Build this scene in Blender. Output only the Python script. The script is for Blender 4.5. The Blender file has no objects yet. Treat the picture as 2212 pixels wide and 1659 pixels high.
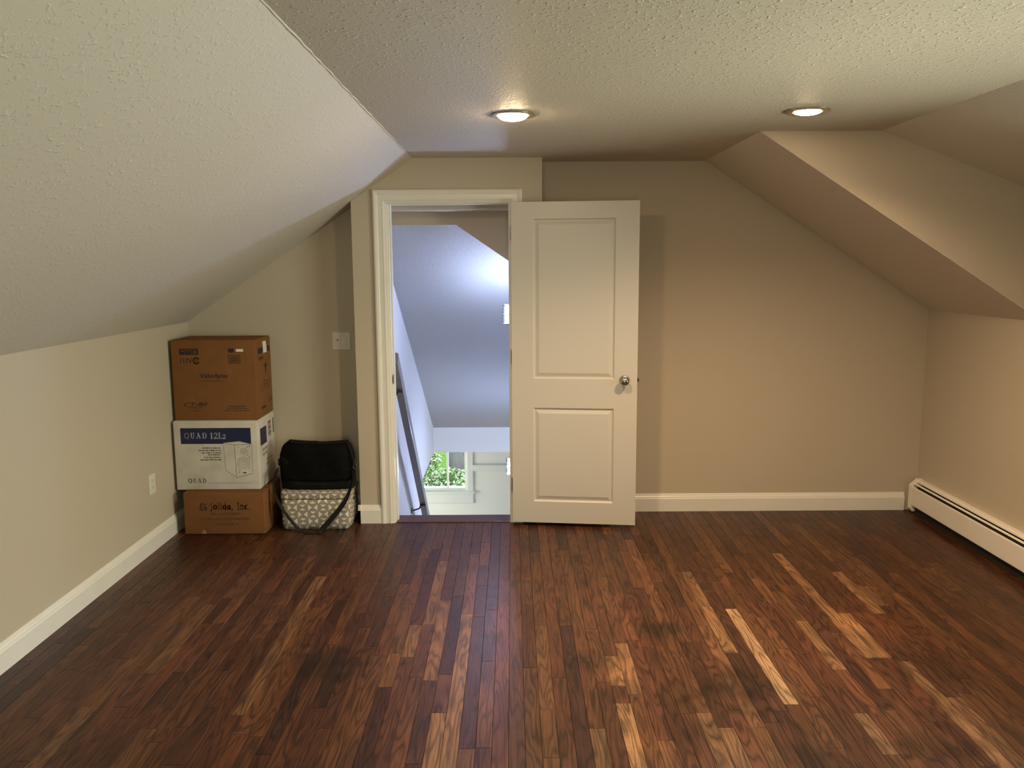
import bpy, bmesh, math, random
from mathutils import Vector, Matrix
random.seed(7)
scene = bpy.context.scene
COL = scene.collection

# ------------------------------------------------------------------ camera
CAM_F, CAM_PITCH, CAM_ROLL, CAM_YAW, CAM_H = 1780.0, 0.1442, -0.0063, -0.0008, 1.65
def make_camera():
    fwd = Vector((math.sin(CAM_YAW)*math.cos(CAM_PITCH), math.cos(CAM_YAW)*math.cos(CAM_PITCH), -math.sin(CAM_PITCH)))
    r0 = Vector((math.cos(CAM_YAW), -math.sin(CAM_YAW), 0)); u0 = r0.cross(fwd)
    c, s = math.cos(CAM_ROLL), math.sin(CAM_ROLL)
    r = c*r0 + s*u0; u = -s*r0 + c*u0
    cd = bpy.data.cameras.new('camera'); cd.sensor_width = 36.0; cd.lens = 36.0*CAM_F/2212.0
    cd.clip_start = 0.05; cd.clip_end = 200
    o = bpy.data.objects.new('camera', cd); COL.objects.link(o)
    m = Matrix((( r.x, u.x, -fwd.x, 0), (r.y, u.y, -fwd.y, 0), (r.z, u.z, -fwd.z, CAM_H), (0, 0, 0, 1)))
    o.matrix_world = m
    scene.camera = o
make_camera()

# ------------------------------------------------------------------ light strengths, world, exposure
EXPOSURE = 0.0
SKY_STRENGTH = 30.0
SUN_STRENGTH = 150.0
LAMP_STRENGTH = 190.0
SPOT_POWER = 150.0
LAMP_COLOR = (1.0, 0.71, 0.43)
SCONCE_STRENGTH = 190.0
SCONCE_COLOR = (0.50, 0.61, 1.0)
vs = scene.view_settings
vs.view_transform = 'Standard'; vs.look = 'None'; vs.gamma = 1.0; vs.use_curve_mapping = False; vs.exposure = EXPOSURE
scene.display_settings.display_device = 'sRGB'
scene.cycles.use_denoising = True
scene.cycles.adaptive_threshold = 0.03
scene.cycles.max_bounces = 6; scene.cycles.diffuse_bounces = 4; scene.cycles.glossy_bounces = 3
scene.cycles.sample_clamp_indirect = 6.0
scene.cycles.caustics_reflective = False; scene.cycles.caustics_refractive = False

def make_world():
    # pale overcast sky above, sunlit lawn and woodland green below the tree line, the same all round
    w = bpy.data.worlds.new('world'); scene.world = w; w.use_nodes = True
    nt = w.node_tree; nt.nodes.clear()
    out = nt.nodes.new('ShaderNodeOutputWorld'); bg = nt.nodes.new('ShaderNodeBackground')
    tc = nt.nodes.new('ShaderNodeTexCoord'); sep = nt.nodes.new('ShaderNodeSeparateXYZ')
    rp = nt.nodes.new('ShaderNodeValToRGB')
    rp.color_ramp.elements[0].position = 0.0; rp.color_ramp.elements[0].color = (0.53, 0.51, 0.405, 1)
    rp.color_ramp.elements[1].position = 1.0; rp.color_ramp.elements[1].color = (0.80, 0.90, 1.0, 1)
    e = rp.color_ramp.elements.new(0.50); e.color = (0.56, 0.55, 0.44, 1)
    e = rp.color_ramp.elements.new(0.62); e.color = (0.53, 0.55, 0.44, 1)
    e = rp.color_ramp.elements.new(0.70); e.color = (0.95, 0.98, 1.0, 1)
    mr = nt.nodes.new('ShaderNodeMapRange'); mr.inputs[1].default_value = -1; mr.inputs[2].default_value = 1
    nt.links.new(tc.outputs['Generated'], sep.inputs[0]); nt.links.new(sep.outputs[2], mr.inputs[0])
    nt.links.new(mr.outputs[0], rp.inputs[0]); nt.links.new(rp.outputs[0], bg.inputs[0])
    bg.inputs[1].default_value = SKY_STRENGTH
    nt.links.new(bg.outputs[0], out.inputs[0])
make_world()

def make_sun():
    ld = bpy.data.lights.new('sun', 'SUN'); ld.energy = SUN_STRENGTH; ld.angle = math.radians(2.5); ld.color = (1, 0.95, 0.86)
    o = bpy.data.objects.new('sun', ld); COL.objects.link(o)
    o.rotation_euler = Vector((-0.10, -0.55, -0.83)).to_track_quat('-Z', 'Y').to_euler()   # high, from beyond the garden
make_sun()

def portal(name, loc, rot, sx, sy):
    ld = bpy.data.lights.new(name, 'AREA'); ld.shape = 'RECTANGLE'; ld.size = sx; ld.size_y = sy
    ld.cycles.is_portal = True
    o = bpy.data.objects.new(name, ld); COL.objects.link(o); o.location = loc; o.rotation_euler = rot

# ------------------------------------------------------------------ materials
def new_mat(name):
    m = bpy.data.materials.new(name); m.use_nodes = True
    nt = m.node_tree; b = nt.nodes['Principled BSDF']
    return m, nt, b
def plain(name, col, rough=0.5, metal=0.0, noise=0.0, nscale=20.0, bump=0.0, bscale=200.0, spec=0.5, coat=0.0):
    m, nt, b = new_mat(name)
    b.inputs['Roughness'].default_value = rough; b.inputs['Metallic'].default_value = metal
    b.inputs['Specular IOR Level'].default_value = spec
    b.inputs['Coat Weight'].default_value = coat
    tc = nt.nodes.new('ShaderNodeNewGeometry')
    if noise > 0:
        n = nt.nodes.new('ShaderNodeTexNoise'); n.inputs['Scale'].default_value = nscale; n.inputs['Detail'].default_value = 5
        nt.links.new(tc.outputs['Position'], n.inputs['Vector'])
        r = nt.nodes.new('ShaderNodeValToRGB')
        r.color_ramp.elements[0].position = 0.3; r.color_ramp.elements[1].position = 0.7
        r.color_ramp.elements[0].color = tuple(c*(1-noise) for c in col) + (1,)
        r.color_ramp.elements[1].color = tuple(min(1, c*(1+noise)) for c in col) + (1,)
        nt.links.new(n.outputs[0], r.inputs[0]); nt.links.new(r.outputs[0], b.inputs['Base Color'])
    else:
        b.inputs['Base Color'].default_value = tuple(col) + (1,)
    if bump > 0:
        n2 = nt.nodes.new('ShaderNodeTexNoise'); n2.inputs['Scale'].default_value = bscale; n2.inputs['Detail'].default_value = 3
        nt.links.new(tc.outputs['Position'], n2.inputs['Vector'])
        bp = nt.nodes.new('ShaderNodeBump'); bp.inputs['Strength'].default_value = bump; bp.inputs['Distance'].default_value = 0.004
        nt.links.new(n2.outputs[0], bp.inputs['Height']); nt.links.new(bp.outputs[0], b.inputs['Normal'])
    return m
def texture_coat(name, col, strength, scale, dist):
    """sprayed drywall texture: raised splatter blobs over fine roller stipple"""
    m, nt, b = new_mat(name)
    b.inputs['Base Color'].default_value = tuple(col) + (1,); b.inputs['Roughness'].default_value = 0.6
    b.inputs['Specular IOR Level'].default_value = 0.3
    g = nt.nodes.new('ShaderNodeNewGeometry')
    n = nt.nodes.new('ShaderNodeTexNoise'); n.inputs['Scale'].default_value = scale; n.inputs['Detail'].default_value = 2.5; n.inputs['Distortion'].default_value = 0.6
    r = nt.nodes.new('ShaderNodeValToRGB'); r.color_ramp.elements[0].position = 0.55; r.color_ramp.elements[1].position = 0.70
    n2 = nt.nodes.new('ShaderNodeTexNoise'); n2.inputs['Scale'].default_value = scale*4; n2.inputs['Detail'].default_value = 2
    mx = nt.nodes.new('ShaderNodeMath'); mx.operation = 'MULTIPLY_ADD'; mx.inputs[1].default_value = 0.14
    nt.links.new(g.outputs['Position'], n.inputs['Vector']); nt.links.new(g.outputs['Position'], n2.inputs['Vector'])
    nt.links.new(n.outputs[0], r.inputs[0]); nt.links.new(n2.outputs[0], mx.inputs[0]); nt.links.new(r.outputs[0], mx.inputs[2])
    bp = nt.nodes.new('ShaderNodeBump'); bp.inputs['Strength'].default_value = strength; bp.inputs['Distance'].default_value = dist
    nt.links.new(mx.outputs[0], bp.inputs['Height']); nt.links.new(bp.outputs[0], b.inputs['Normal'])
    return m
def emission(name, col, strength):
    m = bpy.data.materials.new(name); m.use_nodes = True; nt = m.node_tree; nt.nodes.clear()
    e = nt.nodes.new('ShaderNodeEmission'); o = nt.nodes.new('ShaderNodeOutputMaterial')
    e.inputs[0].default_value = tuple(col) + (1,); e.inputs[1].default_value = strength
    nt.links.new(e.outputs[0], o.inputs[0]); return m
def glass_mat(name):
    m = bpy.data.materials.new(name); m.use_nodes = True; nt = m.node_tree; nt.nodes.clear()
    o = nt.nodes.new('ShaderNodeOutputMaterial'); t = nt.nodes.new('ShaderNodeBsdfTransparent'); g = nt.nodes.new('ShaderNodeBsdfGlossy')
    g.inputs['Roughness'].default_value = 0.02; t.inputs[0].default_value = (0.94, 0.97, 0.96, 1)
    mix = nt.nodes.new('ShaderNodeMixShader'); fr = nt.nodes.new('ShaderNodeFresnel'); fr.inputs[0].default_value = 1.45
    nt.links.new(fr.outputs[0], mix.inputs[0]); nt.links.new(t.outputs[0], mix.inputs[1]); nt.links.new(g.outputs[0], mix.inputs[2])
    nt.links.new(mix.outputs[0], o.inputs[0]); return m

M = {}
WALL_COL = (0.535, 0.465, 0.360)
M['wall'] = plain('wall_paint', WALL_COL, 0.55, bump=0.12, bscale=260, spec=0.3)
M['ceil'] = texture_coat('ceiling_texture', (0.57, 0.52, 0.435), 0.6, 62, 0.004)
M['slope'] = texture_coat('slope_texture', (0.61, 0.57, 0.49), 0.4, 55, 0.004)
M['slopesmooth'] = plain('slope_paint', (0.70, 0.635, 0.545), 0.6, bump=0.10, bscale=200, spec=0.3)
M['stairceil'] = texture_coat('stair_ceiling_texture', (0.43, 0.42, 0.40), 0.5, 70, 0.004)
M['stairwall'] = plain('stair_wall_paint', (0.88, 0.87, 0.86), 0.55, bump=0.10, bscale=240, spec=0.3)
M['trim'] = plain('trim_paint', (0.79, 0.765, 0.70), 0.32, noise=0.02, nscale=8, spec=0.5)
M['doorp'] = plain('door_paint', (0.62, 0.595, 0.54), 0.35, bump=0.05, bscale=420, spec=0.5)
M['heater'] = plain('heater_enamel', (0.84, 0.78, 0.69), 0.35, noise=0.02, nscale=6)
M['dark'] = plain('dark_void', (0.012, 0.010, 0.009), 0.8, noise=0.2, nscale=30)
M['plate'] = plain('ivory_plastic', (0.74, 0.70, 0.63), 0.3, noise=0.02, nscale=40)
M['nickel'] = plain('satin_nickel', (0.55, 0.50, 0.43), 0.2, metal=1.0, noise=0.04, nscale=60)
M['chrome'] = plain('chrome', (0.75, 0.76, 0.78), 0.12, metal=1.0, noise=0.02, nscale=60)
M['frame'] = plain('sconce_frame', (0.045, 0.048, 0.055), 0.45, metal=0.3, noise=0.05, nscale=60)
M['bronze'] = plain('dark_bronze', (0.06, 0.048, 0.040), 0.35, metal=0.7, noise=0.1, nscale=60)
M['cardboard'] = plain('cardboard', (0.215, 0.094, 0.031), 0.8, noise=0.07, nscale=14, bump=0.05, bscale=90, spec=0.2)
M['cardboard2'] = plain('cardboard_old', (0.19, 0.083, 0.028), 0.82, noise=0.09, nscale=11, bump=0.06, bscale=80, spec=0.2)
M['whitecard'] = plain('white_carton', (0.60, 0.565, 0.51), 0.55, noise=0.10, nscale=9, spec=0.3)
M['ink'] = plain('black_ink', (0.018, 0.012, 0.012), 0.6, noise=0.1, nscale=90)
M['inkbrown'] = plain('faint_brown_ink', (0.075, 0.030, 0.011), 0.7, noise=0.2, nscale=120)
M['inkfaint'] = plain('faded_ink', (0.115, 0.048, 0.017), 0.7, noise=0.2, nscale=120)
M['inkgrey'] = plain('grey_ink', (0.30, 0.275, 0.24), 0.6, noise=0.1, nscale=90)
M['inkdkgrey'] = plain('dark_grey_ink', (0.10, 0.09, 0.08), 0.6, noise=0.1, nscale=90)
M['silver'] = plain('silver_ink', (0.42, 0.43, 0.45), 0.4, noise=0.08, nscale=90)
M['blue'] = plain('navy_ink', (0.006, 0.012, 0.060), 0.45, noise=0.10, nscale=40)
M['scuff'] = plain('torn_card', (0.30, 0.17, 0.075), 0.85, noise=0.15, nscale=40)
M['label'] = plain('white_label', (0.80, 0.78, 0.74), 0.5, noise=0.03, nscale=60)
M['blackcloth'] = plain('black_nylon', (0.006, 0.0055, 0.005), 0.75, noise=0.25, nscale=30, bump=0.25, bscale=500, spec=0.2)
M['strap'] = plain('black_webbing', (0.010, 0.009, 0.008), 0.6, noise=0.2, nscale=300, bump=0.3, bscale=900, spec=0.3)
M['brownpaint'] = plain('railing_paint', (0.20, 0.19, 0.19), 0.28, noise=0.10, nscale=15, spec=0.6)
M['nosing'] = plain('threshold_wood', (0.070, 0.026, 0.018), 0.35, noise=0.25, nscale=25, spec=0.4)
M['tread'] = plain('stair_tread', (0.10, 0.045, 0.025), 0.4, noise=0.2, nscale=18)
M['vinyl'] = plain('window_vinyl', (0.82, 0.83, 0.84), 0.35, noise=0.01, nscale=8)
M['glass'] = glass_mat('window_glass')
M['lamp'] = emission('lamp_lens', LAMP_COLOR, LAMP_STRENGTH)
M['sconce'] = emission('sconce_glass', SCONCE_COLOR, SCONCE_STRENGTH)
M['bark'] = plain('bark', (0.010, 0.010, 0.011), 0.9, noise=0.5, nscale=9, bump=0.6, bscale=20)
M['lawn'] = plain('lawn', (0.006, 0.013, 0.003), 0.9, spec=0.0, noise=0.35, nscale=4)
def leaf_mat(name, col):
    m, nt, b = new_mat(name)
    b.inputs['Roughness'].default_value = 0.28
    g = nt.nodes.new('ShaderNodeNewGeometry'); r = nt.nodes.new('ShaderNodeValToRGB')
    r.color_ramp.elements[0].color = tuple(c*0.55 for c in col) + (1,); r.color_ramp.elements[1].color = tuple(min(1, c*1.7) for c in col) + (1,)
    nt.links.new(g.outputs['Random Per Island'], r.inputs[0]); nt.links.new(r.outputs[0], b.inputs['Base Color'])
    tr = nt.nodes.new('ShaderNodeBsdfTranslucent'); nt.links.new(r.outputs[0], tr.inputs[0])
    mx = nt.nodes.new('ShaderNodeMixShader'); mx.inputs[0].default_value = 0.35
    out = nt.nodes['Material Output']
    nt.links.new(b.outputs[0], mx.inputs[1]); nt.links.new(tr.outputs[0], mx.inputs[2]); nt.links.new(mx.outputs[0], out.inputs[0])
    return m
M['leaf'] = leaf_mat('leaf_green', (0.013, 0.030, 0.005))
M['leafdark'] = leaf_mat('leaf_bluegreen', (0.010, 0.022, 0.013))

# ------------------------------------------------------------------ mesh helpers
def link(name, me, mat, parent=None, loc=(0, 0, 0)):
    o = bpy.data.objects.new(name, me); COL.objects.link(o); o.location = loc
    if mat is not None: me.materials.append(M[mat] if isinstance(mat, str) else mat)
    if parent is not None: o.parent = parent
    return o
def tag(o, label=None, cat=None, kind=None, group=None):
    if label: o['label'] = label
    if cat: o['category'] = cat
    if kind: o['kind'] = kind
    if group: o['group'] = group
    return o
def empty(name, loc=(0, 0, 0), rz=0.0):
    o = bpy.data.objects.new(name, None); COL.objects.link(o); o.location = loc; o.rotation_euler = (0, 0, rz)
    o.empty_display_size = 0.1
    return o
class MB:
    def __init__(s): s.v = []; s.f = []
    def add(s, vs, fs):
        n = len(s.v); s.v += [tuple(p) for p in vs]; s.f += [tuple(i+n for i in f) for f in fs]; return s
    def box(s, x0, x1, y0, y1, z0, z1):
        return s.add([(x0,y0,z0),(x1,y0,z0),(x1,y1,z0),(x0,y1,z0),(x0,y0,z1),(x1,y0,z1),(x1,y1,z1),(x0,y1,z1)],
                     [(0,3,2,1),(4,5,6,7),(0,1,5,4),(1,2,6,5),(2,3,7,6),(3,0,4,7)])
    def prism(s, poly, axis, a, b):
        """extrude a 2D polygon along axis: 'x' (poly = y,z), 'y' (poly = x,z), 'z' (poly = x,y)"""
        def P(p, t):
            if axis == 'x': return (t, p[0], p[1])
            if axis == 'y': return (p[0], t, p[1])
            return (p[0], p[1], t)
        n = len(poly)
        vs = [P(p, a) for p in poly] + [P(p, b) for p in poly]
        fs = [tuple(range(n))[::-1], tuple(range(n, 2*n))] + [(i, (i+1) % n, n+(i+1) % n, n+i) for i in range(n)]
        return s.add(vs, fs)
    def tube(s, pts, r, seg=10, cap=True):
        pts = [Vector(p) for p in pts]; n = len(pts); rs = r if isinstance(r, (list, tuple)) else [r]*n
        vs = []; ref = None
        for i, p in enumerate(pts):
            t = (pts[min(i+1, n-1)] - pts[max(i-1, 0)]).normalized()
            if ref is None: ref = Vector((0, 0, 1)) if abs(t.z) < 0.9 else Vector((1, 0, 0))
            a = t.cross(ref).normalized(); b = a.cross(t).normalized(); ref = b
            for k in range(seg):
                q = 2*math.pi*k/seg; vs.append(p + a*math.cos(q)*rs[i] + b*math.sin(q)*rs[i])
        fs = [(i*seg+k, i*seg+(k+1) % seg, (i+1)*seg+(k+1) % seg, (i+1)*seg+k) for i in range(n-1) for k in range(seg)]
        if cap: fs += [tuple(range(seg))[::-1], tuple(range((n-1)*seg, n*seg))]
        return s.add(vs, fs)
    def lathe(s, prof, origin, axis, seg=32):
        """prof: list of (radius, height along axis)"""
        o = Vector(origin); ax = Vector(axis).normalized()
        a = ax.orthogonal().normalized(); b = ax.cross(a)
        vs = [o + ax*h + a*math.cos(2*math.pi*k/seg)*r + b*math.sin(2*math.pi*k/seg)*r for r, h in prof for k in range(seg)]
        n = len(prof)
        fs = [(i*seg+k, i*seg+(k+1) % seg, (i+1)*seg+(k+1) % seg, (i+1)*seg+k) for i in range(n-1) for k in range(seg)]
        if prof[0][0] > 1e-6: fs.append(tuple(range(seg))[::-1])
        if prof[-1][0] > 1e-6: fs.append(tuple(range((n-1)*seg, n*seg)))
        return s.add(vs, fs)
    def mesh(s, name, smooth=False, bevel=0.0, bseg=2, angle=30):
        me = bpy.data.meshes.new(name); me.from_pydata(s.v, [], s.f)
        bm = bmesh.new(); bm.from_mesh(me)
        bmesh.ops.remove_doubles(bm, verts=bm.verts, dist=1e-6)
        bmesh.ops.recalc_face_normals(bm, faces=bm.faces)
        if bevel > 0:
            es = [e for e in bm.edges if len(e.link_faces) == 2 and e.calc_face_angle(0) > math.radians(25)]
            bmesh.ops.bevel(bm, geom=es, offset=bevel, segments=bseg, profile=0.5, affect='EDGES', clamp_overlap=True)
        if smooth:
            for f in bm.faces: f.smooth = True
            for e in bm.edges:
                if len(e.link_faces) == 2 and e.calc_face_angle(0) > math.radians(angle): e.smooth = False
        bm.to_mesh(me); bm.free(); me.update()
        return me
    def build(s, name, mat, parent=None, smooth=False, bevel=0.0, bseg=2, loc=(0, 0, 0), angle=30):
        return link(name, s.mesh(name, smooth, bevel, bseg, angle), mat, parent, loc)
def structure(o, label, cat): return tag(o, label, cat, 'structure')

# ------------------------------------------------------------------ room dimensions (metres, camera at x=0 y=0)
XL, XR = -2.117, 2.710          # knee walls
YB, YR = 5.375, -1.8            # back wall, wall behind the camera
ZC = 2.292                      # flat ceiling
XCL, XCR, XCD = -0.605, 1.230, 1.827
ZKL, ZKR, ZKD = 1.290, 1.340, 1.957
YD0, YD1 = 0.30, 4.205          # dormer cheeks
YF, YF2 = 5.150, 5.270          # bump-out front wall
BX0, BX1 = -0.985, 0.187        # bump-out sides
SX0, SX1 = -0.900, 0.120        # stairwell inner faces
OX0, OX1, OZ = -0.757, -0.004, 2.026   # door opening
T = 0.10
def lslope(x): return ZKL + (x-XL)*(ZC-ZKL)/(XCL-XL)
def rslope(x): return ZC + (x-XCR)*(ZKR-ZC)/(XR-XCR)

# floor base (planks follow below)
m = MB(); m.box(XL-T, XR+T, YR-T, YF2, -0.16, -0.020); m.box(XL-T, BX0, YF2, YB+T, -0.16, -0.020); m.box(BX1, XR+T, YF2, YB+T, -0.16, -0.020)
floor = structure(m.build('floor', 'dark'), 'reddish brown oak strip floor of narrow mixed-tone planks', 'floor')

# knee walls
m = MB(); m.box(XL-T, XL, YR, YB, -0.02, ZKL)
structure(m.build('wall_left', 'wall'), 'low beige knee wall beneath the long sloped ceiling beside the boxes', 'wall')
WY0, WY1, WZ0, WZ1 = 1.35, 3.35, 0.66, 1.92      # dormer window, outside the frame
m = MB()
m.box(XR, XR+T, YR, YD0, -0.02, ZKR); m.box(XR, XR+T, YD1, YB, -0.02, ZKR)
m.box(XR, XR+T, YD0, WY0, -0.02, ZKD); m.box(XR, XR+T, WY1, YD1, -0.02, ZKD)
m.box(XR, XR+T, WY0, WY1, -0.02, WZ0); m.box(XR, XR+T, WY0, WY1, WZ1, ZKD)
structure(m.build('wall_right', 'wall'), 'beige knee wall above the baseboard heater', 'wall')
# back wall, both sides of the bump-out
m = MB()
m.prism([(XL, -0.02), (BX0, -0.02), (BX0, lslope(BX0)), (XL, ZKL)], 'y', YB, YB+T)
m.prism([(BX1, -0.02), (XR, -0.02), (XR, ZKR), (XCR, ZC), (BX1, ZC)], 'y', YB, YB+T)
structure(m.build('wall_back', 'wall'), 'beige gable wall behind the open white door', 'wall')
# bump-out with the doorway
m = MB()
m.prism([(BX0, -0.02), (OX0-0.02, -0.02), (OX0-0.02, ZC-(XCL-OX0+0.02)*0.66269), (BX0, lslope(BX0))], 'y', YF, YF2)
m.prism([(OX0-0.02, OZ+0.02), (OX1+0.02, OZ+0.02), (OX1+0.02, ZC), (XCL, ZC), (OX0-0.02, lslope(OX0-0.02))], 'y', YF, YF2)
m.box(OX1+0.02, BX1, YF, YF2, -0.02, ZC)
m.box(BX0, SX0, YF2, YB+T, -0.02, lslope(BX0)); m.box(SX1, BX1, YF2, YB+T, -0.02, ZC)
m.box(SX0, SX1, YF2, YB+T, 1.99, ZC)
structure(m.build('wall_doorway', 'wall'), 'shallow beige wall bump-out framing the stair doorway', 'wall')
# wall behind the camera, with a window
RX0, RX1, RZ0, RZ1 = -0.25, 0.60, 0.85, 1.80
m = MB()
m.prism([(XL, -0.02), (RX0, -0.02), (RX0, ZC), (XCL, ZC), (XL, ZKL)], 'y', YR-T, YR)
m.prism([(RX1, -0.02), (XR, -0.02), (XR, ZKR), (XCR, ZC), (RX1, ZC)], 'y', YR-T, YR)
m.box(RX0, RX1, YR-T, YR, -0.02, RZ0); m.box(RX0, RX1, YR-T, YR, RZ1, ZC)
structure(m.build('wall_front', 'wall'), 'beige gable wall opposite the stair doorway, with a window', 'wall')
# ceilings
m = MB(); m.box(XCL, XCR, YR, YB, ZC, ZC+T); m.box(XCR, XCD, YD0-0.06, YD1+0.06, ZC, ZC+T)
structure(m.build('ceiling', 'ceil'), 'flat textured ceiling with two recessed lights', 'ceiling')
m = MB(); m.prism([(XL, ZKL), (XCL, ZC), (XCL, ZC+0.12), (XL-T, ZKL+0.05), (XL-T, ZKL)], 'y', YR, YB)
structure(m.build('ceiling_left', 'slope'), 'long textured ceiling slope running down to the low wall by the boxes', 'ceiling')
m = MB()
for a, b in ((YD1, YB), (YR, YD0)): m.prism([(XCR, ZC), (XR, ZKR), (XR+T, ZKR), (XR+T, ZKR+0.05), (XCR, ZC+0.12)], 'y', a, b)
structure(m.build('ceiling_right', 'slopesmooth'), 'narrow smooth ceiling slope between the gable wall and the dormer', 'ceiling')
m = MB(); m.prism([(XCD, ZC), (XR, ZKD), (XR+T, ZKD), (XR+T, ZKD+0.08), (XCD, ZC+0.10)], 'y', YD0-0.06, YD1+0.06)
structure(m.build('ceiling_dormer', 'slope'), 'gently sloped dormer ceiling above the heater side', 'ceiling')
m = MB()
for a, b in ((YD1-0.003, YD1+0.05), (YD0-0.05, YD0+0.003)):
    m.prism([(XCR+0.003, ZC+0.001), (XR, ZKR+0.004), (XR, ZKD), (XCD, ZC+0.001)], 'y', a, b)
structure(m.build('wall_dormer', 'wall'), 'triangular beige dormer cheek wall facing the room', 'wall')
# wall-colour filler sliver where the left slope dies into the bump-out
m = MB()
nz = Vector((0.66269, 0, -1)).normalized()*0.003
P = [Vector((-0.607, 4.955, ZC)), Vector((-0.607, YF, ZC)), Vector((BX0, YF, lslope(BX0)))]
m.add([p+nz for p in P]+[Vector(p) for p in P], [(0,1,2),(5,4,3),(0,3,4,1),(1,4,5,2),(2,5,3,0)])
structure(m.build('trim_1', 'wall'), 'thin beige wedge between the sloped ceiling and the doorway wall', 'trim')

# raised taped joint where the flat ceiling meets the long slope
m = MB(); jr = random.Random(3)
m.tube([(XCL+jr.uniform(-0.004, 0.003), YR+0.02+k*0.06, ZC-0.0005+jr.uniform(-0.0015, 0.001)) for k in range(113)], [0.0026+0.0016*jr.random() for k in range(113)], 6)
structure(m.build('trim_5', 'slope', smooth=True), 'thin uneven taped joint between flat ceiling and long slope', 'trim')

# ------------------------------------------------------------------ baseboards
BBP = [(0, 0), (0.016, 0), (0.016, 0.086), (0.013, 0.092), (0.0115, 0.100), (0.009, 0.104), (0.006, 0.113), (0.004, 0.119), (0, 0.120)]
def baseboard(name, runs, label):
    m = MB()
    for (x0, y0, x1, y1, nx, ny) in runs:   # along the wall from a to b; n = normal into the room
        n = len(BBP)
        vs = [(x0+nx*d, y0+ny*d, z) for d, z in BBP] + [(x1+nx*d, y1+ny*d, z) for d, z in BBP]
        fs = [tuple(range(n)), tuple(range(n, 2*n))[::-1]] + [(i, (i+1) % n, n+(i+1) % n, n+i) for i in range(n)]
        m.add(vs, fs)
    return structure(m.build(name, 'trim'), label, 'baseboard')
CX0, CX1, CW = -0.849, 0.064, 0.085
baseboard('baseboard_left', [(XL, YR, XL, YB, 1, 0)], 'white moulded baseboard running along the low wall beside the boxes')
baseboard('baseboard_back', [(BX1, YB, 2.625, YB, 0, -1), (BX1, YF2, BX1, YB-0.016, 1, 0)], 'white moulded baseboard along the gable wall between door and heater')
baseboard('baseboard_alcove', [(XL+0.016, YB, BX0-0.016, YB, 0, -1), (BX0, YF-0.016, BX0, YB, -1, 0)], 'white baseboard half hidden behind the patterned storage box')
baseboard('baseboard_doorway', [(BX0-0.016, YF, CX0, YF, 0, -1)], 'short white baseboard piece at the foot of the door casing')

# ------------------------------------------------------------------ door casing and jamb
def casing(name, label):
    t = empty(name, (0, YF, 0)); structure(t, label, 'door frame')
    # profile across the width: (distance from outer edge, projection)
    pf = [(0, 0.0), (0, 0.018), (0.010, 0.022), (0.022, 0.020), (0.030, 0.015), (0.052, 0.014), (0.060, 0.017), (0.068, 0.013), (0.079, 0.011), (0.085, 0.006), (0.085, 0.0)]
    zt = 2.104
    def leg(xo, sgn):
        n = len(pf); vs = [(xo+sgn*d, -p, 0.0) for d, p in pf] + [(xo+sgn*d, -p, zt-d) for d, p in pf]
        fs = [tuple(range(n)), tuple(range(n, 2*n))[::-1]] + [(i, (i+1) % n, n+(i+1) % n, n+i) for i in range(n)]
        mm = MB(); mm.add(vs, fs); mm.build('casing_leg', 'trim', t, smooth=True, angle=25)
    leg(CX0, 1); leg(CX1, -1)
    n = len(pf); vs = [(CX0+d, -p, zt-d) for d, p in pf] + [(CX1-d, -p, zt-d) for d, p in pf]
    mm = MB(); mm.add(vs, [tuple(range(n)), tuple(range(n, 2*n))[::-1]] + [(i, (i+1) % n, n+(i+1) % n, n+i) for i in range(n)])
    mm.build('casing_head', 'trim', t, smooth=True, angle=25)
    d = YF2-YF
    for (a, b) in ((OX0-0.018, OX0), (OX1, OX1+0.018)):
        mm = MB(); mm.box(a, b, -0.002, d, 0.0, OZ); mm.build('jamb', 'trim', t, bevel=0.0015)
    mm = MB(); mm.box(OX0-0.018, OX1+0.018, -0.002, d, OZ, OZ+0.018); mm.build('head_jamb', 'trim', t, bevel=0.0015)
    for (a, b) in ((OX0, OX0+0.010), (OX1-0.010, OX1)):
        mm = MB(); mm.box(a, b, 0.040, 0.075, 0.0, OZ-0.010); mm.build('door_stop', 'trim', t, bevel=0.002)
    mm = MB(); mm.box(OX0, OX1, 0.040, 0.075, OZ-0.010, OZ); mm.build('door_stop', 'trim', t, bevel=0.002)
    mm = MB(); mm.box(OX0-0.001, OX0+0.0025, 0.004, 0.034, 0.905, 0.965); mm.box(OX0-0.001, OX0+0.003, -0.004, 0.006, 0.915, 0.955)
    tag(mm.build('strike_plate', 'bronze', t, bevel=0.0008), 'dark metal strike plate')
    return t
casing('trim_2', 'white moulded casing and jamb around the stair doorway')
m = MB(); m.box(OX0, OX1, YF-0.005, YF2+0.025, -0.02, 0.006)
structure(m.build('trim_3', 'nosing', bevel=0.004), 'dark reddish wood threshold at the top of the stairs', 'threshold')

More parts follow.
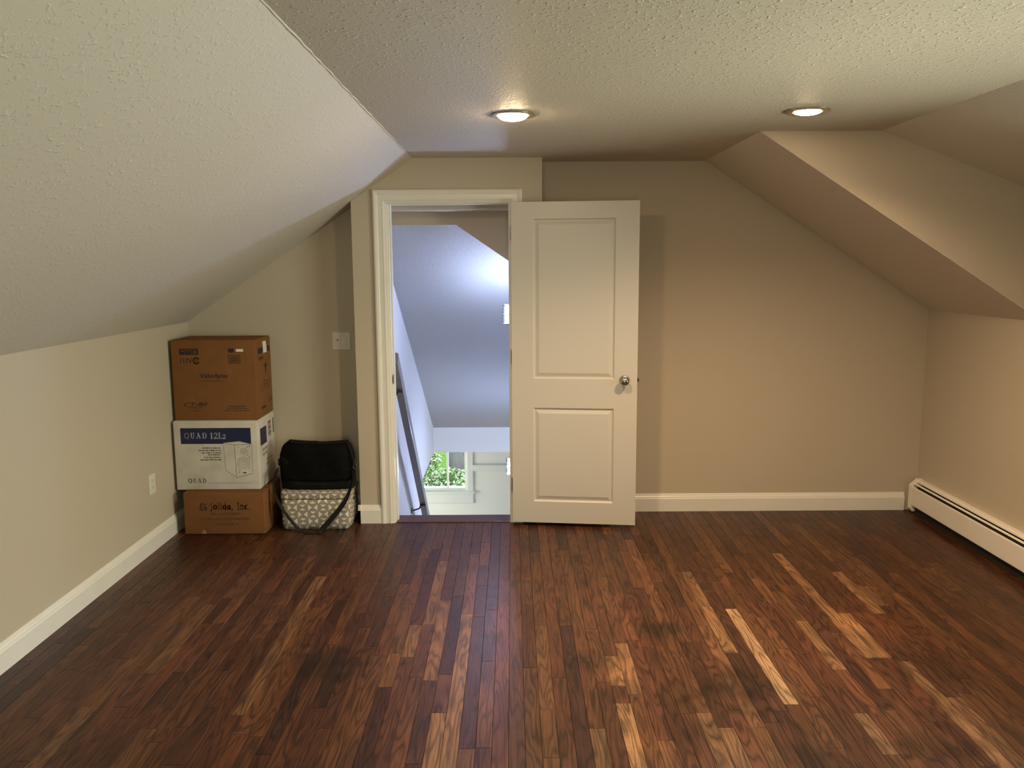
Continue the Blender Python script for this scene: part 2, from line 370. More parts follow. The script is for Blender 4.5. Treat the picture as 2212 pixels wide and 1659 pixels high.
# ------------------------------------------------------------------ oak strip floor
def wood_mat():
    m, nt, b = new_mat('oak_strip')
    L = nt.links.new; N = nt.nodes.new
    g = N('ShaderNodeNewGeometry')
    at = N('ShaderNodeAttribute'); at.attribute_name = 'tint'
    of = N('ShaderNodeAttribute'); of.attribute_name = 'grain_offset'
    add = N('ShaderNodeVectorMath'); add.operation = 'ADD'; L(g.outputs['Position'], add.inputs[0]); L(of.outputs['Vector'], add.inputs[1])
    # fine pores
    mp = N('ShaderNodeMapping'); mp.inputs['Scale'].default_value = (170, 7, 1); L(add.outputs[0], mp.inputs[0])
    n1 = N('ShaderNodeTexNoise'); n1.inputs['Scale'].default_value = 1.0; n1.inputs['Detail'].default_value = 4; n1.inputs['Roughness'].default_value = 0.6; L(mp.outputs[0], n1.inputs[0])
    # cathedral figure: contour lines of a stretched noise
    mp2 = N('ShaderNodeMapping'); mp2.inputs['Scale'].default_value = (15, 1.7, 1); L(add.outputs[0], mp2.inputs[0])
    n2 = N('ShaderNodeTexNoise'); n2.inputs['Scale'].default_value = 1.0; n2.inputs['Detail'].default_value = 1.5; L(mp2.outputs[0], n2.inputs[0])
    mu = N('ShaderNodeMath'); mu.operation = 'MULTIPLY'; mu.inputs[1].default_value = 11.0; L(n2.outputs[0], mu.inputs[0])
    fr = N('ShaderNodeMath'); fr.operation = 'PINGPONG'; fr.inputs[1].default_value = 0.5; L(mu.outputs[0], fr.inputs[0])
    rf = N('ShaderNodeValToRGB'); rf.color_ramp.elements[0].position = 0.02; rf.color_ramp.elements[0].color = (0.42, 0.42, 0.42, 1); rf.color_ramp.elements[1].position = 0.30; rf.color_ramp.elements[1].color = (1, 1, 1, 1)
    L(fr.outputs[0], rf.inputs[0])
    r1 = N('ShaderNodeMapRange'); r1.inputs[1].default_value = 0.3; r1.inputs[2].default_value = 0.7; r1.inputs[3].default_value = 0.58; r1.inputs[4].default_value = 1.34; L(n1.outputs[0], r1.inputs[0])
    # slow tone drift along a board
    mp3 = N('ShaderNodeMapping'); mp3.inputs['Scale'].default_value = (9, 2.6, 1); L(add.outputs[0], mp3.inputs[0])
    n3 = N('ShaderNodeTexNoise'); n3.inputs['Scale'].default_value = 1.0; n3.inputs['Detail'].default_value = 3; L(mp3.outputs[0], n3.inputs[0])
    r3 = N('ShaderNodeMapRange'); r3.inputs[1].default_value = 0.3; r3.inputs[2].default_value = 0.7; r3.inputs[3].default_value = 0.72; r3.inputs[4].default_value = 1.30; L(n3.outputs[0], r3.inputs[0])
    k1 = N('ShaderNodeMath'); k1.operation = 'MULTIPLY'; L(rf.outputs[0], k1.inputs[0]); L(r1.outputs[0], k1.inputs[1])
    k2 = N('ShaderNodeMath'); k2.operation = 'MULTIPLY'; L(k1.outputs[0], k2.inputs[0]); L(r3.outputs[0], k2.inputs[1])
    vm = N('ShaderNodeVectorMath'); vm.operation = 'SCALE'; L(at.outputs['Color'], vm.inputs[0]); L(k2.outputs[0], vm.inputs['Scale'])
    last = vm.outputs[0]
    # old water and pet stains with their own ragged outlines, and pale spots, some of them rubbed
    nn = N('ShaderNodeTexNoise'); nn.inputs['Scale'].default_value = 9.0; nn.inputs['Detail'].default_value = 5; nn.inputs['Roughness'].default_value = 0.65; L(g.outputs['Position'], nn.inputs[0])
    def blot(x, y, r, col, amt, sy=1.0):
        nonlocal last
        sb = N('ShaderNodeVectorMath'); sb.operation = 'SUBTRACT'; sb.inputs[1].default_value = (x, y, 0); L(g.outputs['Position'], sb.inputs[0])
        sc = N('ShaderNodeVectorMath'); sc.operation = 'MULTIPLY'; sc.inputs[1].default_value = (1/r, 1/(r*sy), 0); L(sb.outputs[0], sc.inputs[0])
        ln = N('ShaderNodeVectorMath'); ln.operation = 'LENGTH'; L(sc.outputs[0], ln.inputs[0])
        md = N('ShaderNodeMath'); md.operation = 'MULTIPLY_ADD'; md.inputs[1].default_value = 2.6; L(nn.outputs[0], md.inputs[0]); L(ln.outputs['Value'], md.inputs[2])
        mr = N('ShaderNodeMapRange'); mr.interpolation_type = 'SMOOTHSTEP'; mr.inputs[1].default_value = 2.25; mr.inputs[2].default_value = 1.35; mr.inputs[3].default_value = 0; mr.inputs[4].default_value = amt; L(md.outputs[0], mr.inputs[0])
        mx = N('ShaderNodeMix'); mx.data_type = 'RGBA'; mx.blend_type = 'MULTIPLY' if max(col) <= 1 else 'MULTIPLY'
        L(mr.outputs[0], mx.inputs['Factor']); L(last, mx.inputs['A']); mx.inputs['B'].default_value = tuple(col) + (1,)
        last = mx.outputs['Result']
    for x, y, r, a in ((-0.78, 3.26, 0.24, .85), (0.68, 3.53, 0.19, .85), (0.33, 3.24, 0.17, .85), (0.36, 2.98, 0.14, .7), (0.84, 3.03, 0.27, .85),
                       (1.00, 2.55, 0.16, .8), (1.43, 2.60, 0.22, .7), (0.60, 2.72, 0.18, .6), (1.75, 3.2, 0.3, .5)):
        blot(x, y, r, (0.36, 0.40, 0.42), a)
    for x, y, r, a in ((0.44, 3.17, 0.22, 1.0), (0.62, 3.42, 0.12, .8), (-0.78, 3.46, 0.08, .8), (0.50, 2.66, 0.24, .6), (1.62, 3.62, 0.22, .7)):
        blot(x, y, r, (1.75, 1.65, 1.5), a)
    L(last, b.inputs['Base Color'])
    rr = N('ShaderNodeMapRange'); rr.inputs[3].default_value = 0.30; rr.inputs[4].default_value = 0.48; L(nn.outputs[0], rr.inputs[0]); L(rr.outputs[0], b.inputs['Roughness'])
    b.inputs['Specular IOR Level'].default_value = 0.30
    bp = N('ShaderNodeBump'); bp.inputs['Strength'].default_value = 0.12; bp.inputs['Distance'].default_value = 0.0015; L(k1.outputs[0], bp.inputs['Height'])
    wv = N('ShaderNodeTexNoise'); wv.inputs['Scale'].default_value = 22; L(g.outputs['Position'], wv.inputs[0])
    bp2 = N('ShaderNodeBump'); bp2.inputs['Strength'].default_value = 0.10; bp2.inputs['Distance'].default_value = 0.004; L(wv.outputs[0], bp2.inputs['Height']); L(bp.outputs[0], bp2.inputs['Normal'])
    L(bp2.outputs[0], b.inputs['Normal'])
    return m
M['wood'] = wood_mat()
def plank_geo(x0, x1, y0, y1, dz):
    c = 0.0009; g = 0.0005
    x0 += g; x1 -= g; y0 += g; y1 -= g
    v = [(x0,y0,-0.021),(x1,y0,-0.021),(x1,y1,-0.021),(x0,y1,-0.021),
         (x0,y0,-c+dz),(x1,y0,-c+dz),(x1,y1,-c+dz),(x0,y1,-c+dz),
         (x0+c,y0+c,dz),(x1-c,y0+c,dz),(x1-c,y1-c,dz),(x0+c,y1-c,dz)]
    f = [(0,1,5,4),(1,2,6,5),(2,3,7,6),(3,0,4,7),(4,5,9,8),(5,6,10,9),(6,7,11,10),(7,4,8,11),(8,9,10,11)]
    return v, f
def lay_floor():
    rng = random.Random(21)
    PW, X0 = 0.0577, -0.0220
    pal = [((0.098, 0.040, 0.020), 5), ((0.125, 0.055, 0.027), 5), ((0.075, 0.029, 0.017), 4), ((0.062, 0.026, 0.019), 2), ((0.155, 0.074, 0.036), 3), ((0.20, 0.100, 0.048), 1.2), ((0.13, 0.050, 0.028), 3)]
    tot = sum(w for _, w in pal)
    # the boards that stand out by their tone: x, y from, y to, colour
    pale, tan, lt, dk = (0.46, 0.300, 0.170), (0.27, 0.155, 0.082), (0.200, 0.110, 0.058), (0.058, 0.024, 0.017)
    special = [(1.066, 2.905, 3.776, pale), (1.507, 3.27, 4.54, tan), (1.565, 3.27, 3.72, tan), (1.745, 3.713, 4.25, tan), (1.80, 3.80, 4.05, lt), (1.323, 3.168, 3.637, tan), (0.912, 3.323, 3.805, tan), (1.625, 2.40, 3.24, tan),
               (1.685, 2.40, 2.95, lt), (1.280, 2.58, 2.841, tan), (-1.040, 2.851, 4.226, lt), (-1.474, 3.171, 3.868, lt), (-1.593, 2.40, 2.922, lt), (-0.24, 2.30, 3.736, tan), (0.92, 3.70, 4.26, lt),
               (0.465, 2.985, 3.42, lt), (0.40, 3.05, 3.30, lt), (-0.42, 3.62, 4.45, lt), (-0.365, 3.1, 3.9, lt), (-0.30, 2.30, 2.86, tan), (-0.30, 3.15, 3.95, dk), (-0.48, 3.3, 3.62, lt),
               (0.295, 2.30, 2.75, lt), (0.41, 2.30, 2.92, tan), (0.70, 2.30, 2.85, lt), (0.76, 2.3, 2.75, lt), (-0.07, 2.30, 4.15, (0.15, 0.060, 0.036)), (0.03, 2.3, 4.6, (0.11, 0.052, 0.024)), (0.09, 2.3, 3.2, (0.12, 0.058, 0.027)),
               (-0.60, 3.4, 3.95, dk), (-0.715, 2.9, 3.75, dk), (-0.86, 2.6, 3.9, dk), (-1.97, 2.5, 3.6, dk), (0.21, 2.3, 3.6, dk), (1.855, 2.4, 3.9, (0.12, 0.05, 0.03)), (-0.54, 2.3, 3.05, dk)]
    planks = []
    r0 = int(math.floor((XL-X0)/PW)); r1 = int(math.floor((XR-X0)/PW))
    for r in range(r0, r1+1):
        xa, xb = X0+r*PW, X0+(r+1)*PW
        a, b = max(xa, XL), min(xb, XR)
        yend = YB
        if b > BX0 and a < BX1:
            yend = YF-0.005 if (b > OX0 and a < OX1) else YF
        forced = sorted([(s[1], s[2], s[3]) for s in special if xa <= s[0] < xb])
        segs = []; y = YR - rng.random()*0.8
        def fill(y, lim):
            while y < lim-1e-6:
                ln = rng.choice((0.32, 0.45, 0.6, 0.75, 0.95, 1.2))*rng.uniform(0.85, 1.15)
                e = y+ln
                if lim-e < 0.22: e = lim
                segs.append((y, min(e, lim), None)); y = e
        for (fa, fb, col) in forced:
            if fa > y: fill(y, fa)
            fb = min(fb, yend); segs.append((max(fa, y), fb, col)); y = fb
        fill(y, yend)
        for (ya, yb_, col) in segs:
            ya = max(ya, YR)
            if yb_-ya < 0.01: continue
            if col is None:
                q = rng.random()*tot
                for cc, w in pal:
                    q -= w
                    if q <= 0: col = cc; break
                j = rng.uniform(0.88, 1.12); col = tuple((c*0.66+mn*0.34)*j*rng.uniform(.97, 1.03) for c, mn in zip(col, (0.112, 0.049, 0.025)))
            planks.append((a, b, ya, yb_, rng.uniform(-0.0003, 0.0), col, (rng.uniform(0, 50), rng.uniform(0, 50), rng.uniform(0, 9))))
    # how large each board shows from the camera: 300 largest in view become boards of their own
    def share(p):
        a, b, ya, yb_ = p[:4]; ya = max(ya, 2.5)
        if yb_ <= ya: return 0
        mid = (ya+yb_)/2
        if abs((a+b)/2) > 0.63*mid+0.05: return 0
        return (b-a)*(1/ya-1/yb_)/mid
    order = sorted(range(len(planks)), key=lambda i: -share(planks[i]))
    single = set(i for i in order[:298] if share(planks[i]) > 0)
    def finish(me, cols, offs):
        cols = [(c[0]*0.70, c[1]*0.59, c[2]*0.48) for c in cols]
        ca = me.color_attributes.new('tint', 'FLOAT_COLOR', 'POINT'); fa = me.attributes.new('grain_offset', 'FLOAT_VECTOR', 'POINT')
        for i in range(len(me.vertices)):
            ca.data[i].color = tuple(cols[i]) + (1,); fa.data[i].vector = offs[i]
        me.materials.append(M['wood'])
    V, F, Cc, Oo = [], [], [], []
    for i, (a, b, ya, yb_, dz, col, off) in enumerate(planks):
        v, f = plank_geo(a, b, ya, yb_, dz)
        if i in single:
            cx, cy = (a+b)/2, (ya+yb_)/2
            me = bpy.data.meshes.new('plank'); me.from_pydata([(p[0]-cx, p[1]-cy, p[2]) for p in v], [], f)
            finish(me, [col]*12, [off]*12)
            o = bpy.data.objects.new('plank', me); COL.objects.link(o); o.location = (cx, cy, 0); o.parent = floor
        else:
            n = len(V); V += v; F += [tuple(k+n for k in q) for q in f]; Cc += [col]*12; Oo += [off]*12
    me = bpy.data.meshes.new('far_planks'); me.from_pydata(V, [], F); finish(me, Cc, Oo)
    o = bpy.data.objects.new('far_planks', me); COL.objects.link(o); o.parent = floor; o['kind'] = 'stuff'
lay_floor()

# ------------------------------------------------------------------ door leaf
def make_door():
    DW, DZ0, DZ1, TH = 0.772, 0.024, 2.022, 0.035
    ang = -math.radians(6.6)
    t = empty('door_1', (-0.004, 5.082, 0), ang)      # local: x along the leaf, y=0 the face seen, leaf at y 0..TH
    structure(t, 'open white two-panel interior door standing away from the wall', 'door')
    H = DZ1-DZ0
    pans = [(0.133, 0.632, DZ1-1.075, DZ1-0.100), (0.133, 0.632, DZ1-1.860, DZ1-1.258)]
    st = [(0.0, 0.0), (0.005, 0.004), (0.009, 0.010), (0.015, 0.010), (0.036, 0.0025)]
    for side in (0, 1):
        pass
    m = MB()
    def face(y0, sg):
        xs = [0, pans[0][0], pans[0][1], DW]; zs = [DZ0, pans[1][2], pans[1][3], pans[0][2], pans[0][3], DZ1]
        for i in range(3):
            for k in range(5):
                if i == 1 and k in (1, 3): continue
                m.add([(xs[i], y0, zs[k]), (xs[i+1], y0, zs[k]), (xs[i+1], y0, zs[k+1]), (xs[i], y0, zs[k+1])], [(0, 1, 2, 3)])
        for (a, b, c, d) in pans:
            loops = [[(a+o, y0+sg*dp, c+o), (b-o, y0+sg*dp, c+o), (b-o, y0+sg*dp, d-o), (a+o, y0+sg*dp, d-o)] for o, dp in st]
            for q in range(len(loops)-1):
                for e in range(4): m.add([loops[q][e], loops[q][(e+1) % 4], loops[q+1][(e+1) % 4], loops[q+1][e]], [(0, 1, 2, 3)])
            m.add(loops[-1], [(0, 1, 2, 3)])
    face(0, 1); face(TH, -1)
    m.add([(0,0,DZ0),(DW,0,DZ0),(DW,TH,DZ0),(0,TH,DZ0)], [(0,1,2,3)]); m.add([(0,0,DZ1),(DW,0,DZ1),(DW,TH,DZ1),(0,TH,DZ1)], [(0,1,2,3)])
    for x in (0, DW): m.add([(x,0,DZ0),(x,TH,DZ0),(x,TH,DZ1),(x,0,DZ1)], [(0,1,2,3)])
    m.build('door_leaf', 'doorp', t)
    kx, kz = DW-0.077, 0.942
    for sg, y0, ln in ((-1, 0.0, 1.0), (1, TH, 0.7)):
        k = MB(); k.lathe([(0.0, 0.0), (0.032, 0.0), (0.032, 0.004), (0.029, 0.008), (0.016, 0.010), (0.0, 0.010)], (kx, y0, kz), (0, sg, 0), 36)
        rs = k.build('rosette', 'nickel', t, smooth=True)
        k = MB(); k.lathe([(0.0105, 0.008), (0.0105, 0.022*ln), (0.0135, 0.028*ln), (0.0215, 0.033*ln), (0.0265, 0.042*ln), (0.0275, 0.050*ln), (0.0255, 0.058*ln), (0.020, 0.064*ln), (0.011, 0.068*ln), (0.0, 0.069*ln)], (kx, y0, kz), (0, sg, 0), 36)
        tag(k.build('knob', 'nickel', t, smooth=True), 'satin nickel round door knob')
    k = MB(); k.box(DW-0.0005, DW+0.0012, 0.006, TH-0.006, kz-0.029, kz+0.029)
    lp = k.build('latch_plate', 'bronze', t)
    k = MB(); k.box(DW+0.001, DW+0.011, 0.011, TH-0.010, kz-0.010, kz+0.010); k.build('latch', 'bronze', t, bevel=0.002)
    for hz in (0.26, 1.08, 1.84):
        k = MB(); k.tube([(-0.006, TH+0.004, hz-0.044), (-0.006, TH+0.004, hz+0.044)], 0.0065, 12)
        k.box(-0.0025, 0.0005, 0.004, TH+0.004, hz-0.044, hz+0.044)
        k.build('hinge', 'nickel', t, smooth=True)
    return t
make_door()

# ------------------------------------------------------------------ baseboard heater
def make_heater():
    y0, y1 = 0.2, 5.315
    t = empty('baseboard_heater', (2.70, 3.0, 0)); tag(t, 'long cream hot-water baseboard heater along the knee wall', 'heater')
    def ext(name, poly, a, b, mat='heater', bevel=0.0):
        m = MB(); m.prism([(XR-d, z) for d, z in poly], 'y', a, b)
        o = m.build(name, mat, t, bevel=bevel); o.location = (-2.70, -3.0, 0); return o
    # back plate with rolled-over top hood
    ext('back_panel', [(0.001, 0.02), (0.004, 0.02), (0.004, 0.214), (0.030, 0.216), (0.038, 0.209), (0.0395, 0.205), (0.041, 0.206), (0.040, 0.214), (0.031, 0.2245), (0.010, 0.2255), (0.001, 0.224)], y0, y1)
    ext('front_cover', [(0.072, 0.056), (0.0745, 0.056), (0.0755, 0.062), (0.0755, 0.174), (0.0740, 0.180), (0.0700, 0.182), (0.0695, 0.180), (0.0725, 0.174), (0.0725, 0.062)], y0, y1-0.022)
    ext('damper', [(0.0505, 0.2000), (0.0515, 0.2025), (0.0625, 0.1965), (0.0615, 0.1940)], y0, y1-0.022)
    ext('slot_shade', [(0.006, 0.075), (0.064, 0.075), (0.064, 0.172), (0.046, 0.190), (0.006, 0.198)], y0, y1-0.06, 'dark')  # near-black block filling the casing so its slots look shaded
    ext('toe_shade', [(0.005, 0.001), (0.050, 0.001), (0.050, 0.072), (0.005, 0.072)], y0, y1-0.03, 'dark')  # near-black block in place of the shade under the front cover
    ext('end_cap', [(0.001, 0.010), (0.066, 0.010), (0.0775, 0.030), (0.0775, 0.176), (0.0745, 0.188), (0.044, 0.214), (0.034, 0.227), (0.001, 0.228)], y1-0.024, y1+0.020, bevel=0.004)
make_heater()

# ------------------------------------------------------------------ wall plates
def make_switch():
    t = empty('light_switch', (-1.119, YB, 1.161)); tag(t, 'two-gang ivory switch plate on the alcove wall beside the doorway', 'light switch')
    m = MB(); m.box(-0.0585, 0.0585, -0.006, 0, -0.0575, 0.0575); m.build('cover_plate', 'plate', t, bevel=0.003)
    m = MB(); m.prism([(-0.006, -0.033), (-0.0085, -0.033), (-0.0115, 0.033), (-0.006, 0.033)], 'x', 0.0065, 0.0395)
    m.build('rocker', 'plate', t, bevel=0.001)
    m = MB(); m.box(-0.0395, -0.0065, -0.0085, -0.005, -0.033, 0.033); m.build('fan_control', 'plate', t, bevel=0.001)
    m = MB(); m.box(-0.031, -0.014, -0.0105, -0.008, 0.008, 0.0115); m.box(-0.0245, -0.0215, -0.0105, -0.008, -0.004, 0.0105); m.box(-0.027, -0.022, -0.010, -0.008, -0.020, -0.0165)
    m.build('control_slider', 'bronze', t)
    for x in (-0.023, 0.023):
        for z in (-0.048, 0.048):
            m = MB(); m.lathe([(0.003, 0), (0.003, 0.0012), (0, 0.0015)], (x, -0.0058, z), (0, -1, 0), 10); m.build('screw', 'plate', t)
make_switch()
def make_outlet():
    t = empty('wall_outlet', (XL, 4.690, 0.391)); tag(t, 'ivory duplex outlet on the low wall near the boxes', 'outlet')
    m = MB(); m.box(0, 0.006, -0.0405, 0.0405, -0.0585, 0.0585); m.build('cover_plate', 'plate', t, bevel=0.003)
    for z in (-0.0195, 0.0195):
        m = MB(); pts = [(0.0165*math.cos(a)*1.0, max(-0.0135, min(0.0135, 0.0175*math.sin(a)))) for a in [i*math.pi/12 for i in range(24)]]
        m.prism([(p[0], z+p[1]) for p in pts], 'x', 0.0055, 0.0085); r = m.build('receptacle', 'plate', t)
        s = MB(); s.box(0.0083, 0.0089, -0.008, -0.0055, z-0.004, z+0.006); s.box(0.0083, 0.0089, 0.0055, 0.008, z-0.003, z+0.006); s.box(0.0083, 0.0089, -0.002, 0.002, z-0.010, z-0.006)
        s.build('slot', 'bronze', r)
    m = MB(); m.lathe([(0.003, 0), (0.003, 0.0012), (0, 0.0015)], (0.0058, 0, 0), (1, 0, 0), 10); m.build('screw', 'plate', t)
make_outlet()

# ------------------------------------------------------------------ recessed ceiling lights
def downlight(x, y, label, lensr, drop, lip, power, cone):
    t = empty('recessed_light', (x, y, ZC)); tag(t, label, 'ceiling light', group='recessed lights in the flat ceiling')
    m = MB(); m.lathe([(lensr+0.006, -0.002), (lensr+0.006, 0.006), (0.086, 0.009), (0.0935, 0.0065), (0.0935, 0.0), (lensr+0.006, -0.002)], (0, 0, 0), (0, 0, -1), 48)
    tag(m.build('trim_ring', 'nickel', t, smooth=True), 'brushed metal trim ring')
    m = MB(); n = 8
    m.lathe([(lensr*math.cos(i*math.pi/2/n), lip+drop*math.sin(i*math.pi/2/n)) for i in range(n)] + [(0, lip+drop)], (0, 0, 0), (0, 0, -1), 40)
    tag(m.build('bulb_lens', 'lamp', t, smooth=True), 'glowing warm bulb face')
    ld = bpy.data.lights.new('flood_beam', 'SPOT'); ld.energy = SPOT_POWER*power; ld.color = LAMP_COLOR; ld.spot_size = math.radians(cone); ld.spot_blend = 1.0; ld.shadow_soft_size = 0.045
    lo = bpy.data.objects.new('flood_beam', ld); COL.objects.link(lo); lo.parent = t; lo.location = (0, 0, -lip-drop-0.004)
downlight(0.008, 3.695, 'recessed light with metal trim ring above the door side', 0.064, 0.022, 0.006, 0.78, 138)
downlight(1.267, 3.650, 'recessed light near the dormer cheek', 0.056, 0.012, 0.006, 1.65, 150)

# ------------------------------------------------------------------ stacked cartons
class Decal:
    """flat print on one face of a box: u,v in 0..1 from the top left corner of the face"""
    def __init__(s, org, du, dv, w, h):
        s.o = Vector(org); s.du = Vector(du); s.dv = Vector(dv); s.w = w; s.h = h; s.n = s.du.cross(s.dv).normalized()
        s.lay = {}
    def P(s, u, v, k): return s.o + s.du*(u*s.w) + s.dv*(v*s.h) + s.off*k
    def mb(s, key): return s.lay.setdefault(key, MB())
    def poly(s, key, pts, k=1.0):
        s.mb(key).add([s.P(u, v, k) for u, v in pts], [tuple(range(len(pts)))])
    def rect(s, key, u0, v0, u1, v1, k=1.0): s.poly(key, [(u0, v0), (u1, v0), (u1, v1), (u0, v1)], k)
    def line(s, key, pts, wd, k=1.0):
        """polyline with width in metres"""
        q = [Vector((u*s.w, v*s.h)) for u, v in pts]
        for a, b in zip(q[:-1], q[1:]):
            d = (b-a)
            if d.length < 1e-7: continue
            d.normalize(); n = Vector((-d.y, d.x))*wd/2; e = d*wd*0.25
            pp = [a-e+n, b+e+n, b+e-n, a-e-n]
            s.poly(key, [(p.x/s.w, p.y/s.h) for p in pp], k)
    def circle(s, key, u, v, r, wd, k=1.0, a0=0.0, a1=2*math.pi, n=28):
        s.line(key, [(u+r*math.cos(a0+(a1-a0)*i/n)/s.w, v+r*math.sin(a0+(a1-a0)*i/n)/s.h) for i in range(n+1)], wd, k)
    def greek(s, key, u0, u1, v, hgt, seed, k=1.0, fill=0.8):
        r = random.Random(seed); u = u0
        while u < u1:
            wl = r.uniform(0.012, 0.05); e = min(u+wl, u1)
            s.rect(key, u, v-hgt/2*r.uniform(.7, 1), e, v+hgt/2*r.uniform(.7, 1), k); u = e+r.uniform(0.004, 0.012)
    def text(s, key, body, u0, u1, v0, v1, k=1.0, shear=0.0, weight=0.0):
        cu = bpy.data.curves.new('t', 'FONT'); cu.body = body; cu.size = 1.0; cu.shear = shear; cu.offset = weight; cu.resolution_u = 3
        ob = bpy.data.objects.new('t', cu); COL.objects.link(ob)
        bpy.context.view_layer.update()
        me = bpy.data.meshes.new_from_object(ob.evaluated_get(bpy.context.evaluated_depsgraph_get()))
        bpy.data.objects.remove(ob); bpy.data.curves.remove(cu)
        xs = [q.co.x for q in me.vertices]; ys = [q.co.y for q in me.vertices]
        ax, bx, ay, by = min(xs), max(xs), min(ys), max(ys)
        vs = [s.P(u0+(q.co.x-ax)/(bx-ax)*(u1-u0), v1-(q.co.y-ay)/(by-ay)*(v1-v0), k) for q in me.vertices]
        s.mb(key).add(vs, [tuple(p.vertices) for p in me.polygons]); bpy.data.meshes.remove(me)
    def glyphs(s, key, body, u0, u1, v0, v1, k=1.0, thick=0.15, thin=0.065, gap=0.28):
        """serif capitals drawn from strokes"""
        G = {
         'Q': (1.0, [('arc', .5, .5, .44, .47)], [[(.52, .82, .07), (.80, 1.10, .09)]], []),
         'U': (.92, [], [[(.20, 0, 1), (.20, .68, 1), (.28, .90, .8), (.46, .99, .5), (.64, .90, .5), (.72, .68, .4), (.72, 0, .4)]], [(.05, .36, 0), (.58, .87, 0)]),
         'A': (1.0, [], [[(.48, 0, .5), (.14, 1, .4)], [(.48, 0, 1), (.84, 1, 1)], [(.26, .66, .4), (.70, .66, .4)]], [(.0, .28, 1), (.66, 1.0, 1)]),
         'D': (.98, [], [[(.20, 0, 1), (.20, 1, 1)], [(.2, .02, .4), (.52, .03, .5), (.74, .16, .9), (.84, .5, 1), (.74, .84, .9), (.52, .97, .5), (.2, .98, .4)]], [(.05, .34, 0), (.05, .34, 1)]),
         '1': (.55, [], [[(.28, 0, 1), (.28, 1, 1)], [(.08, .14, .4), (.28, .02, .5)]], [(.10, .46, 1)]),
         '2': (.70, [], [[(.08, .26, .6), (.16, .08, .6), (.34, .02, .7), (.54, .10, .9), (.58, .28, 1), (.46, .52, .7), (.08, .96, .5)], [(.06, .96, .9), (.62, .96, .9), (.66, .80, .5)]], []),
         'L': (.66, [], [[(.20, 0, 1), (.20, 1, 1)], [(.2, .97, .5), (.60, .97, .5), (.64, .78, .5)]], [(.05, .36, 0), (.05, .36, 1)]),
         's2': (.55, [], [[(.06, .48, .6), (.14, .34, .6), (.28, .30, .7), (.44, .38, .9), (.46, .52, 1), (.36, .68, .7), (.06, .97, .5)], [(.05, .97, .9), (.50, .97, .9)]], []),
         'j': (.42, [], [[(.24, .30, 1), (.24, 1.08, 1), (.16, 1.22, .7), (.0, 1.22, .6)], [(.18, .05, 1.2), (.30, .05, 1.2)]], [(.08, .30, .3)]),
         'o': (.62, [('arc', .32, .65, .24, .33)], [], []),
         'l': (.36, [], [[(.18, -.02, 1), (.18, 1, 1)]], [(.05, .18, 0), (.04, .32, 1)]),
         'i': (.36, [], [[(.18, .32, 1), (.18, 1, 1)], [(.12, .06, 1.2), (.24, .06, 1.2)]], [(.05, .18, .33), (.04, .32, 1)]),
         'd': (.66, [('arc', .28, .66, .21, .32)], [[(.50, -.02, 1), (.50, 1, 1)]], [(.36, .5, 0), (.48, .64, 1)]),
         'a': (.60, [('arc', .26, .76, .19, .22)], [[(.10, .44, .6), (.24, .34, .7), (.40, .40, .9), (.45, .52, 1), (.45, 1, 1)]], [(.42, .58, 1)]),
         ',': (.28, [], [[(.12, .92, 1.3), (.12, 1.02, 1.2), (.05, 1.16, .6)]], []),
         '.': (.28, [], [[(.10, .95, 1.3), (.16, .95, 1.3)]], []),
         'I': (.46, [], [[(.23, 0, 1.1), (.23, 1, 1.1)]], [(.05, .41, 0), (.05, .41, 1)]),
         'n': (.70, [], [[(.16, .34, 1), (.16, 1, 1)], [(.16, .46, .5), (.32, .34, .7), (.48, .40, 1), (.53, .55, 1), (.53, 1, 1)]], [(.03, .16, .34), (.03, .29, 1), (.40, .66, 1)]),
         'c': (.56, [('carc', .30, .66, .22, .32)], [], []),
         ' ': (.45, [], [], []),
        }
        toks = []; i = 0
        while i < len(body):
            if body[i] == '_': toks.append('s2'); i += 1
            else: toks.append(body[i])
            i += 1
        tw = sum(G[c][0] for c in toks) + gap*(len(toks)-1)
        sx = (u1-u0)/tw; x = 0.0; hm = (v1-v0)*s.h
        for c in toks:
            wd, arcs, strokes, serifs = G[c]
            mp = lambda px, py: (u0+(x+px)*sx, v0+py*(v1-v0))
            for (kd, cx, cy, rx, ry) in arcs:
                a0, a1 = (0, 2*math.pi) if kd == 'arc' else (math.radians(45), math.radians(315)); N = 20
                for q in range(N):
                    t0 = a0+(a1-a0)*q/N; t1 = a0+(a1-a0)*(q+1)/N; tm = (t0+t1)/2
                    w_ = (thin+(thick-thin)*abs(math.cos(tm)))*hm
                    s.line(key, [mp(cx+rx*math.cos(t0), cy+ry*math.sin(t0)), mp(cx+rx*math.cos(t1), cy+ry*math.sin(t1))], w_, k)
            for st in strokes:
                for a, b in zip(st[:-1], st[1:]):
                    s.line(key, [mp(a[0], a[1]), mp(b[0], b[1])], max(thin, thick*(a[2]+b[2])/2)*hm, k)
            for (a, b, yy) in serifs: s.line(key, [mp(a, yy), mp(b, yy)], thin*hm, k)
            x += wd+gap
    def emit(s, parent):
        for key, mbd in s.lay.items():
            mat, nm = key.split('|')
            me = bpy.data.meshes.new(nm); me.from_pydata([tuple(p) for p in mbd.v], [], mbd.f); me.update()
            link(nm, me, mat, parent)

